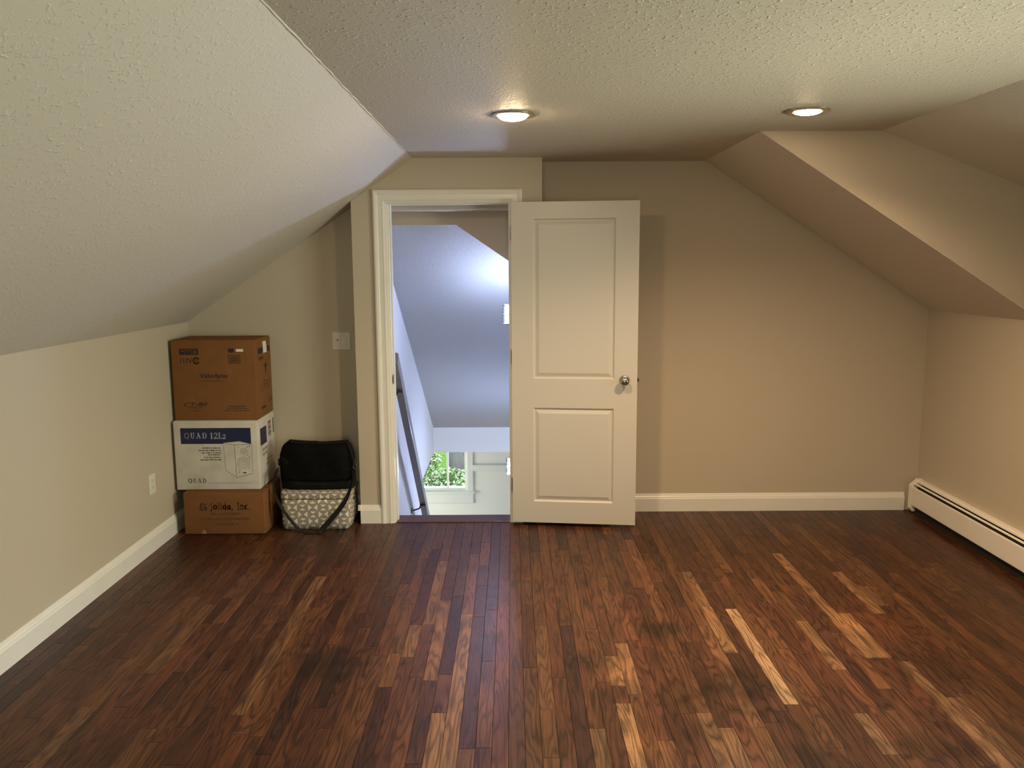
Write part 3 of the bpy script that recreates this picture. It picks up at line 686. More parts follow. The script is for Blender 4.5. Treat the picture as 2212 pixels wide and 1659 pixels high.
def carton(name, x0, x1, y0, y1, z0, z1, mat, label, bev=0.006):
    t = empty(name, ((x0+x1)/2, (y0+y1)/2, z0)); tag(t, label, 'cardboard box')
    w, d, h = (x1-x0)/2, (y1-y0)/2, z1-z0
    m = MB(); m.box(-w, w, -d, d, 0, h); m.build('carton_body', mat, t, smooth=True, bevel=bev, bseg=3)
    e = 0.0004
    # closed top flaps with a seam between them
    m = MB(); m.box(-w+0.004, w-0.004, -d+0.004, -0.0015, h-0.002, h+0.0022); m.build('top_flap', mat, t, bevel=0.001)
    m = MB(); m.box(-w+0.004, w-0.004, 0.0015, d-0.004, h-0.002, h+0.0022); m.build('top_flap', mat, t, bevel=0.001)
    fr = Decal((-w, -d, h), (1, 0, 0), (0, 0, -1), 2*w, h); fr.off = Vector((0, -e, 0))
    sd = Decal((w, -d, h), (0, 1, 0), (0, 0, -1), 2*d, h); sd.off = Vector((e, 0, 0))
    return t, fr, sd

def make_boxes():
    # bottom: plain brown carton
    t, f, s = carton('cardboard_box', -2.040, -1.537, 4.930, 5.290, 0.001, 0.266, 'cardboard2', 'low brown carton at the bottom of the stack, printed with a faded company address', 0.009)
    f.glyphs('inkbrown|brand_lettering', 'jolida,', .33, .612, .235, .395, thick=.19, thin=.085, gap=.10)
    f.glyphs('inkbrown|suffix_lettering', 'Inc.', .660, .82, .235, .395, thick=.19, thin=.085, gap=.10)
    u0, v0, uw, vh = .19, .225, .105, .205
    P = lambda a, b: (u0+a*uw, v0+b*vh); K = 'ink|printed_emblem'
    f.poly(K, [P(.08, .32), P(.34, .02), P(.52, .08), P(.24, .40)]); f.poly(K, [P(.02, .62), P(.42, .30), P(.50, .44), P(.12, .78)])
    f.poly(K, [P(.58, .04), P(.74, .20), P(.66, .36), P(.52, .22)]); f.poly(K, [P(.98, .10), P(.84, .36), P(.68, .48), P(.72, .32)])
    f.poly(K, [P(.10, .92), P(.36, .66), P(.44, .86), P(.30, .98)]); f.poly(K, [P(.52, .62), P(.70, .54), P(.98, .84), P(.86, .98)])
    f.poly(K, [P(.62, .50), P(.98, .58), P(.98, .68), P(.70, .60)]); f.poly(K, [P(.46, .82), P(.62, .90), P(.56, 1.0), P(.44, .98)])
    for v, u, e, h, q in ((.50, .34, .70, .065, 1), (.625, .20, .81, .075, 2), (.745, .37, .67, .065, 3)): f.greek('inkfaint|address_print', u, e, v, h, q)
    f.poly('scuff|scuff_mark', [(.20, .975), (.245, .87), (.265, .94), (.275, .975)])
    s.rect('inkbrown|side_print', .25, .33, .33, .58)
    f.emit(t); s.emit(t)
    # middle: white speaker carton
    t, f, s = carton('cardboard_box', -2.099, -1.576, 4.994, 5.345, 0.269, 0.703, 'whitecard', 'scuffed white speaker carton with a navy band, middle of the stack', 0.007)
    f.rect('blue|navy_band', .085, .095, .915, .325)
    f.glyphs('silver|band_lettering', 'QUAD', .130, .395, .165, .245, k=2, thick=.19, thin=.09, gap=.34)
    f.glyphs('silver|model_lettering', '12L_2', .432, .620, .165, .250, k=2, thick=.18, thin=.09, gap=.06)
    for i, (u, v) in enumerate(((.33, .385), (.29, .42), (.325, .457), (.40, .485), (.35, .523), (.30, .557))): f.greek('inkdkgrey|text_block', u, .55, v, .018, 10+i)
    C = lambda x, y: ((x-115-.034*(y-165))/1630, (y-165-.018*(x-115))/1312)
    side = [C(1085, 590), C(1300, 640), C(1330, 1265), C(1120, 1110)]; frt = [C(1300, 640), C(1635, 630), C(1640, 1190), C(1330, 1265)]; top = [C(1085, 590), C(1390, 568), C(1635, 630), C(1300, 640)]
    f.poly('whitecard|speaker_picture', top, 2); f.poly('whitecard|speaker_picture', side, 1.5); K = 'inkgrey|speaker_outline'
    for pl in (side, frt, top): f.line(K, pl+[pl[0]], .0016, 3)
    f.line(K, [frt[3], frt[2]], .0040, 3.5)
    for (x, y, r) in ((1480, 760, .020), (1480, 760, .009), (1465, 985, .036), (1465, 985, .026), (1465, 985, .012)):
        u, v = C(x, y); f.circle(K, u, v, r, .0017, 3)
    for (x, y) in ((1370, 685), (1545, 680), (1590, 665), (1385, 905), (1580, 880), (1575, 1080), (1390, 1120), (1385, 1160), (1550, 835)):
        u, v = C(x, y); f.circle(K, u, v, .0018, .0024, 3, n=8)
    u, v = C(1455, 1160); f.rect('inkdkgrey|picture_badge', u, v, u+.04, v+.018, 3)
    f.glyphs('inkdkgrey|lower_lettering', 'QUAD', .145, .358, .832, .895, thick=.18, thin=.09, gap=.34)
    f.rect('inkgrey|ruled_line', .372, .897, .905, .903)
    s.rect('blue|side_band', .13, .135, .50, .385)
    for i in range(9): s.rect('ink|barcode', .60, .10+i*.026, .78, .10+i*.026+(.012 if i % 3 else .018))
    s.rect('ink|side_bar', .90, .085, .955, .31); s.greek('inkgrey|side_print', .2, .5, .46, .05, 31); s.greek('inkgrey|side_print', .2, .5, .53, .05, 32)
    s.greek('inkgrey|side_lines', .45, .80, .64, .03, 33); s.greek('inkgrey|side_lines', .4, .85, .70, .03, 34)
    s.glyphs('inkgrey|side_lettering', 'QUAD', .18, .60, .80, .88, gap=.2)
    f.emit(t); s.emit(t)
    # top: brown subwoofer carton
    t, f, s = carton('cardboard_box', -2.098, -1.581, 5.033, 5.358, 0.706, 1.200, 'cardboard', 'tall brown carton on top of the stack with black icons and lettering', 0.005)
    for i in range(3): f.rect('ink|icon_strip', .100+i*.077, .102, .172+i*.077, .178)
    K = 'cardboard|icon_cutout'
    f.poly(K, [(.115, .120), (.135, .130), (.155, .114), (.16, .122), (.14, .142), (.125, .136)], 2); f.line(K, [(.19, .128), (.213, .116), (.236, .128)], .004, 2); f.line(K, [(.213, .118), (.213, .160)], .0016, 2)
    f.rect(K, .278, .128, .296, .165, 2); f.rect(K, .282, .118, .292, .128, 2)
    f.text('ink|voltage_lettering', '117V', .108, .252, .222, .285, weight=.012)
    u, v = .298, .252; f.circle('ink|approval_mark', u, v, .0185, .0065, a0=math.radians(30), a1=math.radians(330)); f.text('ink|approval_mark', 'SP', u-.018, u+.022, v-.022, v+.022, weight=.01)
    f.rect('ink|black_tab', .682, .103, .752, .153); f.rect('label|white_label', .776, .109, .862, .142); f.line('inkbrown|label_rule', [(.77, .151), (.90, .151)], .0012)
    f.line('ink|barcode_frame', [(.685, .187), (.818, .187), (.818, .287), (.685, .287), (.685, .187)], .0035)
    rr = random.Random(4); q = .70
    while q < .80:
        e = rr.uniform(.003, .010); f.rect('inkbrown|barcode', q, .20, q+e, .275); q += e+rr.uniform(.002, .005)
    f.text('ink|brand_lettering', 'Velodyne', .325, .660, .412, .488, weight=.022)
    f.greek('inkbrown|brand_tagline', .365, .625, .508, .013, 41)
    f.text('ink|model_lettering', 'CT-80', .115, .400, .778, .825, shear=.35, weight=.014)
    f.greek('inkbrown|model_print', .178, .340, .845, .018, 42); f.greek('inkbrown|model_print', .21, .31, .880, .016, 43)
    f.greek('inkbrown|corner_print', .655, .86, .832, .018, 44); f.greek('inkbrown|corner_print', .628, .885, .859, .013, 45); f.greek('inkbrown|corner_print', .60, .91, .884, .013, 46)
    s.poly('label|side_label', [(.48, .045), (.70, .045), (.74, .125), (.74, .195), (.50, .195), (.50, .11)], 2)
    s.rect('ink|side_strip', .17, .118, .92, .188); s.greek('inkbrown|side_mark', .2, .5, .25, .05, 51)
    s.poly('ink|up_arrow', [(.62, .315), (.74, .375), (.66, .375), (.66, .46), (.58, .46), (.58, .375), (.50, .375)])
    for v in (.56, .60, .64): s.greek('inkbrown|side_print', .45, .80, v, .018, int(v*100))
    s.greek('ink|side_lettering', .25, .55, .885, .035, 61); s.greek('inkbrown|side_corner_print', .70, .92, .80, .02, 62); s.greek('inkbrown|side_corner_print', .70, .92, .835, .02, 63)
    f.emit(t); s.emit(t)
make_boxes()

# ------------------------------------------------------------------ patterned storage box and black bag
def fabric_mat():
    m, nt, b = new_mat('geometric_fabric'); L = nt.links.new; N = nt.nodes.new
    b.inputs['Roughness'].default_value = 0.85; b.inputs['Specular IOR Level'].default_value = 0.15
    uv = N('ShaderNodeUVMap'); sp = N('ShaderNodeSeparateXYZ'); L(uv.outputs[0], sp.inputs[0])
    def mth(op, a, b_=None, c_=None):
        n = N('ShaderNodeMath'); n.operation = op
        for i, q in enumerate((a, b_, c_)):
            if q is None: continue
            if isinstance(q, (int, float)): n.inputs[i].default_value = q
            else: L(q, n.inputs[i])
        return n.outputs[0]
    U = mth('DIVIDE', sp.outputs[0], 0.0640); V = mth('DIVIDE', sp.outputs[1], 0.0442)
    cu, cv = mth('FLOOR', U), mth('FLOOR', V)
    du = mth('MULTIPLY', mth('ABSOLUTE', mth('SUBTRACT', mth('SUBTRACT', U, cu), 0.5)), 163.0)
    dv = mth('MULTIPLY', mth('ABSOLUTE', mth('SUBTRACT', mth('SUBTRACT', V, cv), 0.5)), 113.0)
    par = mth('PINGPONG', mth('ADD', cu, cv), 1.0)
    hg = mth('MULTIPLY', mth('LESS_THAN', dv, 47.0), mth('LESS_THAN', du, mth('MULTIPLY', mth('SUBTRACT', dv, 10.0), 1.3)))
    bt = mth('MULTIPLY', mth('LESS_THAN', du, 74.0), mth('LESS_THAN', dv, mth('MULTIPLY', mth('SUBTRACT', du, 14.0), 0.82)))
    w = mth('ADD', mth('MULTIPLY', hg, mth('SUBTRACT', 1.0, par)), mth('MULTIPLY', bt, par))
    mx = N('ShaderNodeMix'); mx.data_type = 'RGBA'; L(w, mx.inputs['Factor']); mx.inputs['A'].default_value = (0.30, 0.262, 0.205, 1); mx.inputs['B'].default_value = (0.74, 0.70, 0.63, 1)
    n = N('ShaderNodeTexNoise'); n.inputs['Scale'].default_value = 400; g = N('ShaderNodeNewGeometry'); L(g.outputs['Position'], n.inputs[0])
    bp = N('ShaderNodeBump'); bp.inputs['Strength'].default_value = 0.3; bp.inputs['Distance'].default_value = 0.001; L(n.outputs[0], bp.inputs['Height']); L(bp.outputs[0], b.inputs['Normal'])
    L(mx.outputs['Result'], b.inputs['Base Color']); return m
M['fabric'] = fabric_mat()
def rounded(w, d, r, n=6):
    pts = []
    for (cx, cy, a0) in ((w-r, d-r, 0), (-w+r, d-r, 90), (-w+r, -d+r, 180), (w-r, -d+r, 270)):
        for i in range(n+1):
            a = math.radians(a0+90*i/n); pts.append((cx+r*math.cos(a), cy+r*math.sin(a)))
    return pts
def wrapped(name, w, d, r, z0, z1, mat, parent, u0=0.0, v0=0.0, bulge=0.0):
    """rounded-corner fabric box whose UVs run round the sides in metres"""
    pts = rounded(w, d, r); n = len(pts); nz = 7
    bm = bmesh.new(); uvl = bm.loops.layers.uv.new('UVMap')
    per = [0.0]
    for i in range(n): per.append(per[-1] + (Vector(pts[(i+1) % n])-Vector(pts[i])).length)
    rows = []
    for k in range(nz):
        f = k/(nz-1); z = z0+(z1-z0)*f; e = 1+bulge*math.sin(math.pi*f)
        ins = 0.004 if k in (0, nz-1) else 0.0
        rows.append([bm.verts.new((p[0]*e*(1-ins/w), p[1]*e*(1-ins/d), z)) for p in pts])
    for k in range(nz-1):
        for i in range(n):
            f = bm.faces.new((rows[k][i], rows[k][(i+1) % n], rows[k+1][(i+1) % n], rows[k+1][i])); f.smooth = True
            for lp, (ii, kk) in zip(f.loops, ((i, k), (i+1, k), (i+1, k+1), (i, k+1))):
                lp[uvl].uv = (u0+per[ii], v0+z0+(z1-z0)*kk/(nz-1))
    for rw in (rows[0][::-1], rows[-1]):
        f = bm.faces.new(rw)
        for lp in f.loops: lp[uvl].uv = (u0+lp.vert.co.x, v0+lp.vert.co.y)
    me = bpy.data.meshes.new(name); bm.to_mesh(me); bm.free()
    return link(name, me, mat, parent)
def make_bin():
    cx, cy = -1.247, 5.170
    t = empty('storage_box', (cx, cy, 0)); tag(t, 'grey lidded fabric storage box with white triangle pattern on the floor', 'storage box')
    wrapped('box_body', 0.214, 0.150, 0.030, 0.002, 0.196, 'fabric', t, 0.010, 0.011, 0.012)
    wrapped('lid', 0.2185, 0.1545, 0.032, 0.1965, 0.244, 'fabric', t, 0.040, 0.030, 0.004)
    m = MB(); m.prism([(-0.012+0.0, 0.150), (0.012, 0.150), (0.012, 0.172), (-0.012, 0.172)], 'x', 0.214, 0.219); m.build('side_grommet', 'bronze', t, bevel=0.002)
make_bin()
def make_bag():
    cx, cy = -1.247, 5.135
    t = empty('messenger_bag', (cx, cy, 0.2445)); tag(t, 'black fabric messenger bag resting on the patterned storage box, strap hanging in front', 'bag')
    # body: soft box, upper edge sagging in the middle, rounded upper corners
    bm = bmesh.new(); nx, nz = 24, 14; H = 0.312; rows = []
    def prof(sx, f):
        w = 0.226 + 0.008*math.sin(math.pi*min(1, f*1.15)) - 0.020*max(0, f-0.72)/0.28 - (0.034*max(0, (f-0.86)/0.14)**2 if sx < 0 else 0.014*max(0, (f-0.88)/0.12)**2)
        return w*sx
    front, back = [], []
    for k in range(nz+1):
        f = k/nz; fr, bk = [], []
        for i in range(nx+1):
            sx = -1+2*i/nx
            top = H - 0.012*(1-abs(sx)**2) - 0.004*(sx > 0)
            z = f*top; x = prof(sx, f)
            th = 0.088*(1-0.30*f)*(1-0.55*abs(sx)**6) * (1-0.75*max(0, (f-0.85)/0.15)**2)*(1-0.3*max(0, (0.1-f)/0.1))
            wob = 0.004*math.sin(9*sx+5*f)+0.003*math.sin(17*f+3*sx)
            fr.append(bm.verts.new((x, -th-wob*(0 if k == 0 else 1), z))); bk.append(bm.verts.new((x, th, z)))
        front.append(fr); back.append(bk)
    for k in range(nz):
        for i in range(nx):
            bm.faces.new((front[k][i], front[k][i+1], front[k+1][i+1], front[k+1][i])); bm.faces.new((back[k][i+1], back[k][i], back[k+1][i], back[k+1][i+1]))
        bm.faces.new((back[k][0], front[k][0], front[k+1][0], back[k+1][0])); bm.faces.new((front[k][nx], back[k][nx], back[k+1][nx], front[k+1][nx]))
    for i in range(nx):
        bm.faces.new((front[nz][i], front[nz][i+1], back[nz][i+1], back[nz][i])); bm.faces.new((front[0][i+1], front[0][i], back[0][i], back[0][i+1]))
    for f in bm.faces: f.smooth = True
    me = bpy.data.meshes.new('bag_body'); bm.to_mesh(me); bm.free()
    body = link('bag_body', me, 'blackcloth', t)
    # flap over the front, ending above the base
    bm = bmesh.new(); G = []
    for k in range(13):
        f = 0.20+0.77*k/12; row = []
        for i in range(21):
            sx = -0.97+1.94*i/20
            top = H-0.012*(1-abs(sx)**2)-0.004*(sx > 0); z = f*top; x = prof(sx, f)
            th = 0.088*(1-0.30*f)*(1-0.55*abs(sx)**6)*(1-0.75*max(0, (f-0.85)/0.15)**2)+0.007
            row.append(bm.verts.new((x, -th-0.003*math.sin(7*sx+6*f), z)))
        G.append(row)
    for k in range(12):
        for i in range(20): bm.faces.new((G[k][i], G[k][i+1], G[k+1][i+1], G[k+1][i])).smooth = True
    bmesh.ops.solidify(bm, geom=bm.faces[:], thickness=0.003)
    me = bpy.data.meshes.new('flap'); bm.to_mesh(me); bm.free(); link('flap', me, 'blackcloth', t)
    # strap: flat webbing from ring to ring, drooping to the floor in front of the storage box
    pts = [(-0.245, -0.030, 0.135), (-0.258, -0.075, 0.090), (-0.250, -0.125, 0.010), (-0.205, -0.150, -0.085), (-0.130, -0.168, -0.185), (-0.085, -0.180, -0.2255), (-0.020, -0.195, -0.2405), (0.035, -0.190, -0.2400),
           (0.055, -0.176, -0.222), (0.110, -0.160, -0.160), (0.180, -0.145, -0.075), (0.215, -0.130, -0.010), (0.238, -0.090, 0.070), (0.246, -0.035, 0.135)]
    P = [Vector(p) for p in pts]
    def cr(a, b, c, d, q): return 0.5*((2*b)+(c-a)*q+(2*a-5*b+4*c-d)*q*q+(3*b-a-3*c+d)*q**3)
    S = []
    for i in range(len(P)-1):
        a, b, c, d = P[max(i-1, 0)], P[i], P[i+1], P[min(i+2, len(P)-1)]
        for q in range(6): S.append(cr(a, b, c, d, q/6))
    S.append(P[-1])
    m = MB(); vs = []; n = len(S)
    for i, p in enumerate(S):
        tg = (S[min(i+1, n-1)]-S[max(i-1, 0)]).normalized()
        f = i/(n-1)
        tw = 0.15 + 0.55*math.sin(math.pi*f)*(0.35 if f < 0.42 else 1.35)      # narrow on one side, shown broad on the other
        inward = Vector((0, 1, 0)); sidev = tg.cross(inward).normalized()
        wv = (sidev*math.sin(min(tw*1.2, 1.45)) + inward*math.cos(min(tw*1.2, 1.45))).normalized()
        nv = tg.cross(wv).normalized(); hw = 0.0125 if f < 0.45 else 0.0125+0.007*min(1, (f-0.45)/0.1); th = 0.0012
        if p.z < -0.232: wv = Vector((0, 1, 0)) if abs(tg.x) > .9 else wv
        for a, b in ((-1, -1), (1, -1), (1, 1), (-1, 1)): vs.append(p+wv*hw*a+nv*th*b)
    fs = [(i*4+k, i*4+(k+1) % 4, (i+1)*4+(k+1) % 4, (i+1)*4+k) for i in range(n-1) for k in range(4)] + [(3, 2, 1, 0), tuple(range((n-1)*4, n*4))]
    m.add(vs, fs); m.build('shoulder_strap', 'strap', t, smooth=True, angle=50)
    for sx, x in ((-1, -0.240), (1, 0.241)):
        m = MB(); m.tube([(x+0.010*sx*math.cos(a), -0.030, 0.142+0.016*math.sin(a)) for a in [2*math.pi*i/16 for i in range(17)]], 0.0022, 8, cap=False); m.build('strap_ring', 'chrome', t, smooth=True)
        m = MB(); m.box(x-0.012 if sx > 0 else x-0.004, x+0.004 if sx > 0 else x+0.012, -0.040, -0.020, 0.150, 0.195); m.build('ring_tab', 'strap', t, bevel=0.003)
    m = MB(); m.box(-0.188, -0.179, -0.104, -0.098, 0.006, 0.022); tag(m.build('zip_pull', 'chrome', t, bevel=0.002), 'small silver zip pull')
make_bag()

# ------------------------------------------------------------------ stairwell
SLP = 0.587
def sceil(y): return 2.03-SLP*(y-5.40)
YW = 9.15; ZL = -0.458; ZF = -2.62; YFAR = 10.50
m = MB(); m.prism([(YB+T, -0.02), (YB+T, sceil(YB+T)+0.02), (YW, sceil(YW)+0.02), (YW, ZL), (8.0, ZL), (8.0, ZF), (YF2, ZF), (YF2, -0.021), (YB+T, -0.021)], 'x', BX0, SX0)
structure(m.build('wall_stair_left', 'stairwall'), 'pale stairwell wall carrying the handrail', 'wall')
m = MB(); m.prism([(YB+T, -0.02), (YB+T, sceil(YB+T)+0.02), (YW, sceil(YW)+0.02), (YW, ZF), (YF2, ZF), (YF2, -0.021), (YB+T, -0.021)], 'x', SX1, BX1)
structure(m.build('wall_stair_right', 'stairwall'), 'pale stairwell wall holding two lit sconces', 'wall')
m = MB(); m.prism([(SX0, 1.906), (-0.362, 1.906), (SX1, 1.575), (SX1, 2.02), (SX0, 2.02)], 'y', YB+T, YB+T+0.045)
structure(m.build('wall_header', 'wall'), 'angled header inside the doorway above the stairs', 'wall')
m = MB(); y0 = YB+T+0.046
m.prism([(y0, sceil(y0)), (YW, sceil(YW)), (YW, sceil(YW)+0.08), (y0, sceil(y0)+0.08)], 'x', SX0-0.04, SX1+0.04)
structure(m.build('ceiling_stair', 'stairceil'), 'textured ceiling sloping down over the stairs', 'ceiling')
m = MB(); m.box(BX0, 1.5, YW, YW+0.06, ZL, sceil(YW)+0.10)
structure(m.build('wall_stair_end', 'stairwall'), 'short pale drop wall at the foot of the stair ceiling', 'wall')
m = MB(); m.box(-2.6, 1.5, YW+0.06, YFAR, ZL, ZL+0.06); m.box(-2.6, BX0, 8.0, YW+0.06, ZL, ZL+0.06)
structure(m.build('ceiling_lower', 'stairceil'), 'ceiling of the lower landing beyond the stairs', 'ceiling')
m = MB(); m.box(-2.6, 1.5, YF2, YFAR, ZF-0.1, ZF)
structure(m.build('floor_lower', 'tread'), 'floor of the lower landing', 'floor')
m = MB(); m.box(-2.7, -2.6, 7.9, 8.95, ZF, ZL); m.box(-2.7, -2.6, 10.15, YFAR, ZF, ZL); m.box(-2.7, -2.6, 8.95, 10.15, ZF, -1.95); m.box(-2.7, -2.6, 8.95, 10.15, -0.60, ZL); m.box(-2.6, BX0, 7.9, 8.0, ZF, ZL); m.box(1.5, 1.6, YW-0.1, YFAR, ZF, ZL); m.box(BX1, 1.5, YW-0.1, YW, ZF, ZL)
m.box(BX0, BX1, YF2-0.06, YF2, ZF, -0.165)
structure(m.build('wall_lower', 'stairwall'), 'pale walls of the lower landing', 'wall')
LX0, LX1, LZ0, LZ1 = -1.450, -0.600, -1.285, -0.60
m = MB(); m.box(-2.6, LX0, YFAR, YFAR+0.12, ZF, ZL); m.box(LX1, 1.5, YFAR, YFAR+0.12, ZF, ZL); m.box(LX0, LX1, YFAR, YFAR+0.12, ZF, LZ0); m.box(LX0, LX1, YFAR, YFAR+0.12, LZ1, ZL)
structure(m.build('wall_landing', 'stairwall'), 'grey-white landing wall around the garden window', 'wall')
m = MB(); m.box(-0.53, 1.4, YFAR-0.045, YFAR, -0.955, -0.930); m.box(-0.525, 1.4, YFAR-0.020, YFAR, -1.020, -0.955)
structure(m.build('trim_4', 'vinyl', bevel=0.004), 'white moulded ledge on the landing wall beside the window', 'trim')

def window(name, label, mk, w, h, split=0.5):
    """mk(u, v, d) -> world point; u across, v up, d towards the room; opening is u 0..w, v 0..h"""
    t = empty(name, mk(w/2, 0, 0)); structure(t, label, 'window')
    inv = Vector(t.location)
    def bx(nm, u0, u1, v0, v1, d0, d1, mat='vinyl', bev=0.003, par=None):
        pts = [Vector(mk(u, v, d))-inv for u in (u0, u1) for v in (v0, v1) for d in (d0, d1)]
        m = MB(); lo = [min(p[i] for p in pts) for i in range(3)]; hi = [max(p[i] for p in pts) for i in range(3)]
        m.box(lo[0], hi[0], lo[1], hi[1], lo[2], hi[2]); return m.build(nm, mat, par or t, bevel=bev)
    c = 0.075
    bx('casing', -c, 0, -0.03, h+c, 0, 0.018); bx('casing', w, w+c, -0.03, h+c, 0, 0.018); bx('casing', 0, w, h, h+c, 0, 0.018)
    bx('sill', -c-0.02, w+c+0.02, -0.030, -0.004, 0, 0.040); bx('apron', -c, w+c, -0.165, -0.030, 0, 0.016)
    fw = 0.035
    bx('frame', 0, fw, 0, h, -0.10, -0.02); bx('frame', w-fw, w, 0, h, -0.10, -0.02); bx('frame', fw, w-fw, 0, fw, -0.10, -0.02); bx('frame', fw, w-fw, h-fw, h, -0.10, -0.02)
    mw = 0.012
    ms = w*split
    bx('meeting_stile', ms-mw, ms+mw, fw, h-fw, -0.085, -0.035, bev=0.002)
    bx('pane', fw, ms-mw, fw, h-fw, -0.064, -0.060, 'glass', 0); bx('pane', ms+mw, w-fw, fw, h-fw, -0.064, -0.060, 'glass', 0)
    return t
window('window_1', 'bright white-framed garden window seen down the stairwell', lambda u, v, d: (LX0+u, YFAR-d, LZ0+v), LX1-LX0, LZ1-LZ0, 0.693)
window('window_2', 'dormer window on the heater side', lambda u, v, d: (XR-d, WY0+u, WZ0+v), WY1-WY0, WZ1-WZ0)
window('window_3', 'small window in the gable wall opposite the doorway', lambda u, v, d: (RX1-u, YR+d, RZ0+v), RX1-RX0, RZ1-RZ0)
window('added_window', 'unseen window added on the side wall of the lower landing for daylight', lambda u, v, d: (-2.6+d, 10.15-u, -1.95+v), 1.20, 1.35)  # out of view, added to brighten the landing and stairwell
portal('daylight_portal', (-2.71, 9.55, -1.275), (0, math.radians(-90), 0), 1.35, 1.20)
portal('daylight_portal', ((LX0+LX1)/2, YFAR+0.13, (LZ0+LZ1)/2), (math.radians(-90), 0, 0), LX1-LX0, LZ1-LZ0)
portal('daylight_portal', (XR+T+0.01, (WY0+WY1)/2, (WZ0+WZ1)/2), (0, math.radians(90), 0), WZ1-WZ0, WY1-WY0)
portal('daylight_portal', ((RX0+RX1)/2, YR-T-0.01, (RZ0+RZ1)/2), (math.radians(90), 0, 0), RX1-RX0, RZ1-RZ0)

def make_stairs():
    t = empty('staircase', (-0.39, YF2, ZF)); tag(t, 'narrow stairs dropping away below the doorway', 'stairs')
    n = 13; rise = -ZF/n; run = 0.224
    for k in range(1, n):
        y = YF2+0.03+run*(k-1); z = -rise*k-ZF
        m = MB(); m.box(SX0+0.392, SX1+0.388, y-0.025-YF2, y+run-YF2, z-0.028, z); m.build('tread', 'tread', t, bevel=0.004)
        m = MB(); m.box(SX0+0.392, SX1+0.388, y-0.018-YF2, y-YF2, z, z+rise-0.029); m.build('riser', 'vinyl', t)
make_stairs()
def make_handrail():
    a, b = Vector((-0.80, 5.545, 1.030)), Vector((-0.80, 7.46, -0.765))
    t = empty('handrail', (SX0, a.y, a.z)); tag(t, 'dark painted handrail on the stairwell wall', 'handrail')
    o = Vector(t.location); d = (b-a).normalized(); up = Vector((1, 0, 0)).cross(d).normalized()
    if up.z < 0: up = -up
    m = MB(); sec = [(-0.026, -0.050), (0.026, -0.050), (0.026, 0.032), (0.016, 0.044), (-0.016, 0.044), (-0.026, 0.032)]
    vs = [a-o+Vector((p, 0, 0))+up*q for p, q in sec]+[b-o+Vector((p, 0, 0))+up*q for p, q in sec]; n = len(sec)
    m.add(vs, [tuple(range(n)), tuple(range(n, 2*n))[::-1]]+[(i, (i+1) % n, n+(i+1) % n, n+i) for i in range(n)]); m.build('rail', 'brownpaint', t, bevel=0.003)
    for (y, z) in ((5.74, 0.79), (7.03, -0.42)):
        p = Vector((-0.80, y, z))-o
        m = MB(); m.tube([p+Vector((0, 0, -0.01)), p+Vector((-0.03, 0, -0.055)), p+Vector((-0.085, 0.01, -0.075))], 0.007, 8)
        m.lathe([(0.0, 0), (0.026, 0), (0.024, 0.007), (0, 0.009)], (0.0005, p.y+0.01, p.z-0.075), (1, 0, 0), 20)
        m.box(p.x-0.024, p.x+0.024, p.y-0.010, p.y+0.010, p.z-0.030, p.z-0.018)
        m.build('bracket', 'bronze', t, smooth=True)
make_handrail()
def sconce(y, zb, label):
    t = empty('wall_sconce', (SX1, y, zb)); tag(t, label, 'wall lamp', group='stairwell sconces')
    # shade 0.10 square, 0.145 tall, centred 0.13 out from the wall
    cx = -0.128
    m = MB(); m.box(-0.014, 0, -0.05, 0.05, -0.035, 0.075); m.build('back_plate', 'chrome', t, bevel=0.004)
    m = MB(); m.tube([(-0.010, 0, -0.018), (cx, 0, -0.018)], 0.007, 10); m.tube([(cx, 0, -0.040), (cx, 0, 0.004)], 0.015, 14); m.tube([(cx, 0, -0.046), (cx, 0, -0.040)], 0.024, 16)
    m.build('arm', 'chrome', t, smooth=True)
    m = MB(); m.box(cx-0.043, cx+0.043, -0.043, 0.043, 0.012, 0.136); m.build('glass_shade', 'sconce', t, bevel=0.004)
    for z in (0.004, 0.070, 0.138):
        m = MB()
        for (a0, a1, b0, b1) in ((-0.058, 0.058, -0.058, -0.050), (-0.058, 0.058, 0.050, 0.058), (-0.058, -0.050, -0.05, 0.05), (0.050, 0.058, -0.05, 0.05)): m.box(cx+a0, cx+a1, b0, b1, z, z+0.005)
        m.build('shade_band', 'frame', t)
    for sx in (-1, 1):
        for sy in (-1, 1):
            m = MB(); m.box(cx+sx*0.054-0.0025, cx+sx*0.054+0.0025, sy*0.054-0.0025, sy*0.054+0.0025, 0.004, 0.142); m.build('corner_bar', 'frame', t)
sconce(5.920, 1.223, 'upper square glass sconce glowing white by the door edge')
sconce(7.700, -0.340, 'lower glowing glass sconce near the landing window')

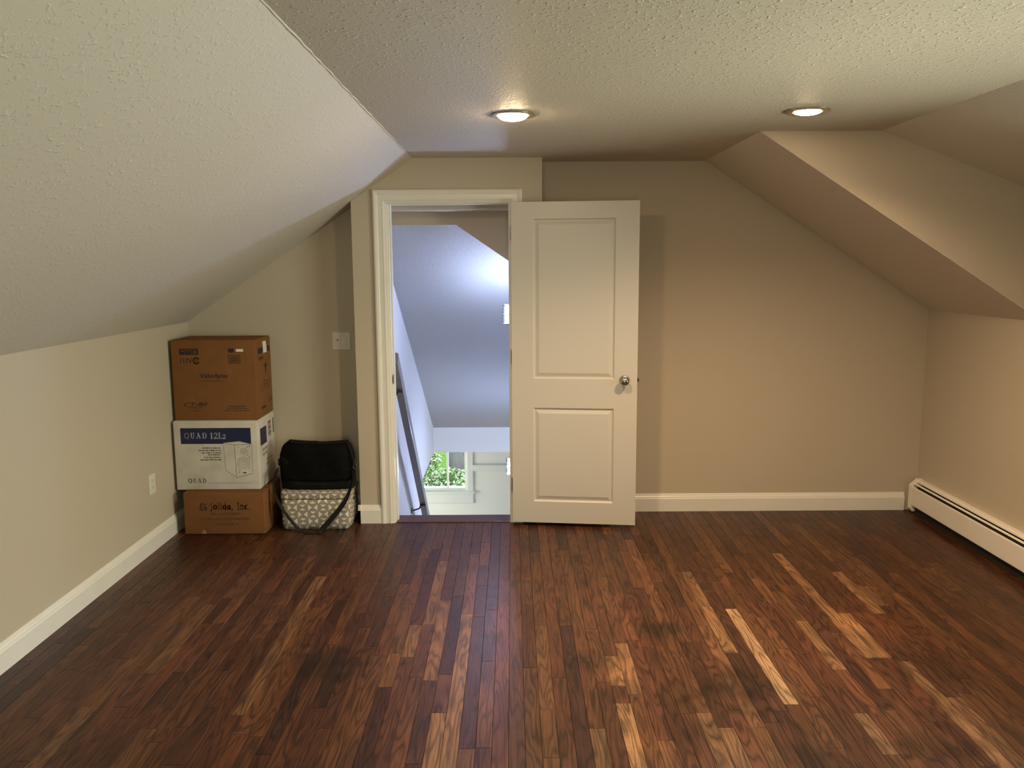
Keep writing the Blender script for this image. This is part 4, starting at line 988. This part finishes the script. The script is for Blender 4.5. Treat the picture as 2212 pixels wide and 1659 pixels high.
# ------------------------------------------------------------------ garden beyond the landing window
def make_garden():
    rng = random.Random(5)
    m = MB(); m.box(-14, 12, 10.9, 40, -3.3, -3.1)
    tag(m.build('lawn', 'lawn'), 'sunlit lawn outside the landing window', 'lawn', 'structure')
    def leaves(n, c, r, size, flat=0.5):
        V, F = [], []
        for _ in range(n):
            d = Vector((rng.gauss(0, 1), rng.gauss(0, 1), rng.gauss(0, 1))).normalized()
            p = Vector((d.x*r[0], d.y*r[1], d.z*r[2]))*(rng.random()**0.35)
            p += Vector((0, 0, r[2]))
            nrm = Vector((rng.gauss(0, 1), rng.gauss(0, 1), rng.gauss(0, 1)+flat)).normalized(); a = nrm.orthogonal().normalized(); b = nrm.cross(a)
            q = rng.random()*6.28; a, b = a*math.cos(q)+b*math.sin(q), -a*math.sin(q)+b*math.cos(q); s_ = size*rng.uniform(.6, 1.3); k = len(V)
            V.extend([p-a*s_, p+b*s_*.45-a*s_*.1, p+a*s_+nrm*s_*.1, p-b*s_*.45-a*s_*.1]); F.append((k, k+1, k+2, k+3))
        return V, F
    def bush(x, y, z, r, n, size, mat, label, name='leafy_shrub'):
        t = empty(name, (x, y, z)); tag(t, label, 'shrub')
        V, F = leaves(n, None, r, size); me = bpy.data.meshes.new('foliage'); me.from_pydata([tuple(p) for p in V], [], F); o = link('foliage', me, mat, t); o['kind'] = 'stuff'
        mm = MB()
        for k in range(3):
            a = k*2.1; mm.tube([(0.05*math.cos(a), 0.05*math.sin(a), -0.02), (r[0]*.4*math.cos(a), r[1]*.4*math.sin(a), r[2]*1.2)], [0.03, 0.01], 6)
        mm.build('stem', 'bark', t)
    bush(-1.92, 14.0, -3.12, (.62, .60, .56), 5000, .040, 'leaf', 'bright green shrub low outside the landing window')
    bush(-0.62, 14.2, -3.12, (.60, .60, .54), 5000, .040, 'leaf', 'rounded bright shrub outside the window near its casing')
    bush(-1.28, 15.35, -3.12, (.70, .50, .46), 5000, .042, 'leaf', 'low shrub at the foot of the tree outside')
    bush(-2.35, 16.9, -3.12, (.85, .60, .68), 6000, .045, 'leaf', 'taller green shrub behind the low ones, left of the tree')
    bush(-3.6, 19.4, -3.12, (1.35, .9, .95), 7000, .055, 'leaf', 'broad green hedge mass beyond the tree outside')
    bush(0.35, 18.6, -3.12, (1.25, .9, 1.0), 6000, .055, 'leafdark', 'blue-green shrub behind the tree trunk outside')
    t = empty('garden_tree', (-1.16, 17.2, -3.12)); tag(t, 'grey tree trunk outside the landing window', 'tree')
    mm = MB(); mm.tube([(0, 0, 0), (0.02, 0, 1.0), (-0.03, 0.05, 2.2), (0.05, 0.1, 3.6)], [0.30, 0.24, 0.19, 0.12], 14); mm.build('trunk', 'bark', t, smooth=True)
    V, F = leaves(2500, None, (1.4, 1.2, 1.0), .07); me = bpy.data.meshes.new('crown'); me.from_pydata([(p[0], p[1], p[2]+2.9) for p in V], [], F); o = link('crown', me, 'leaf', t); o['kind'] = 'stuff'
make_garden()
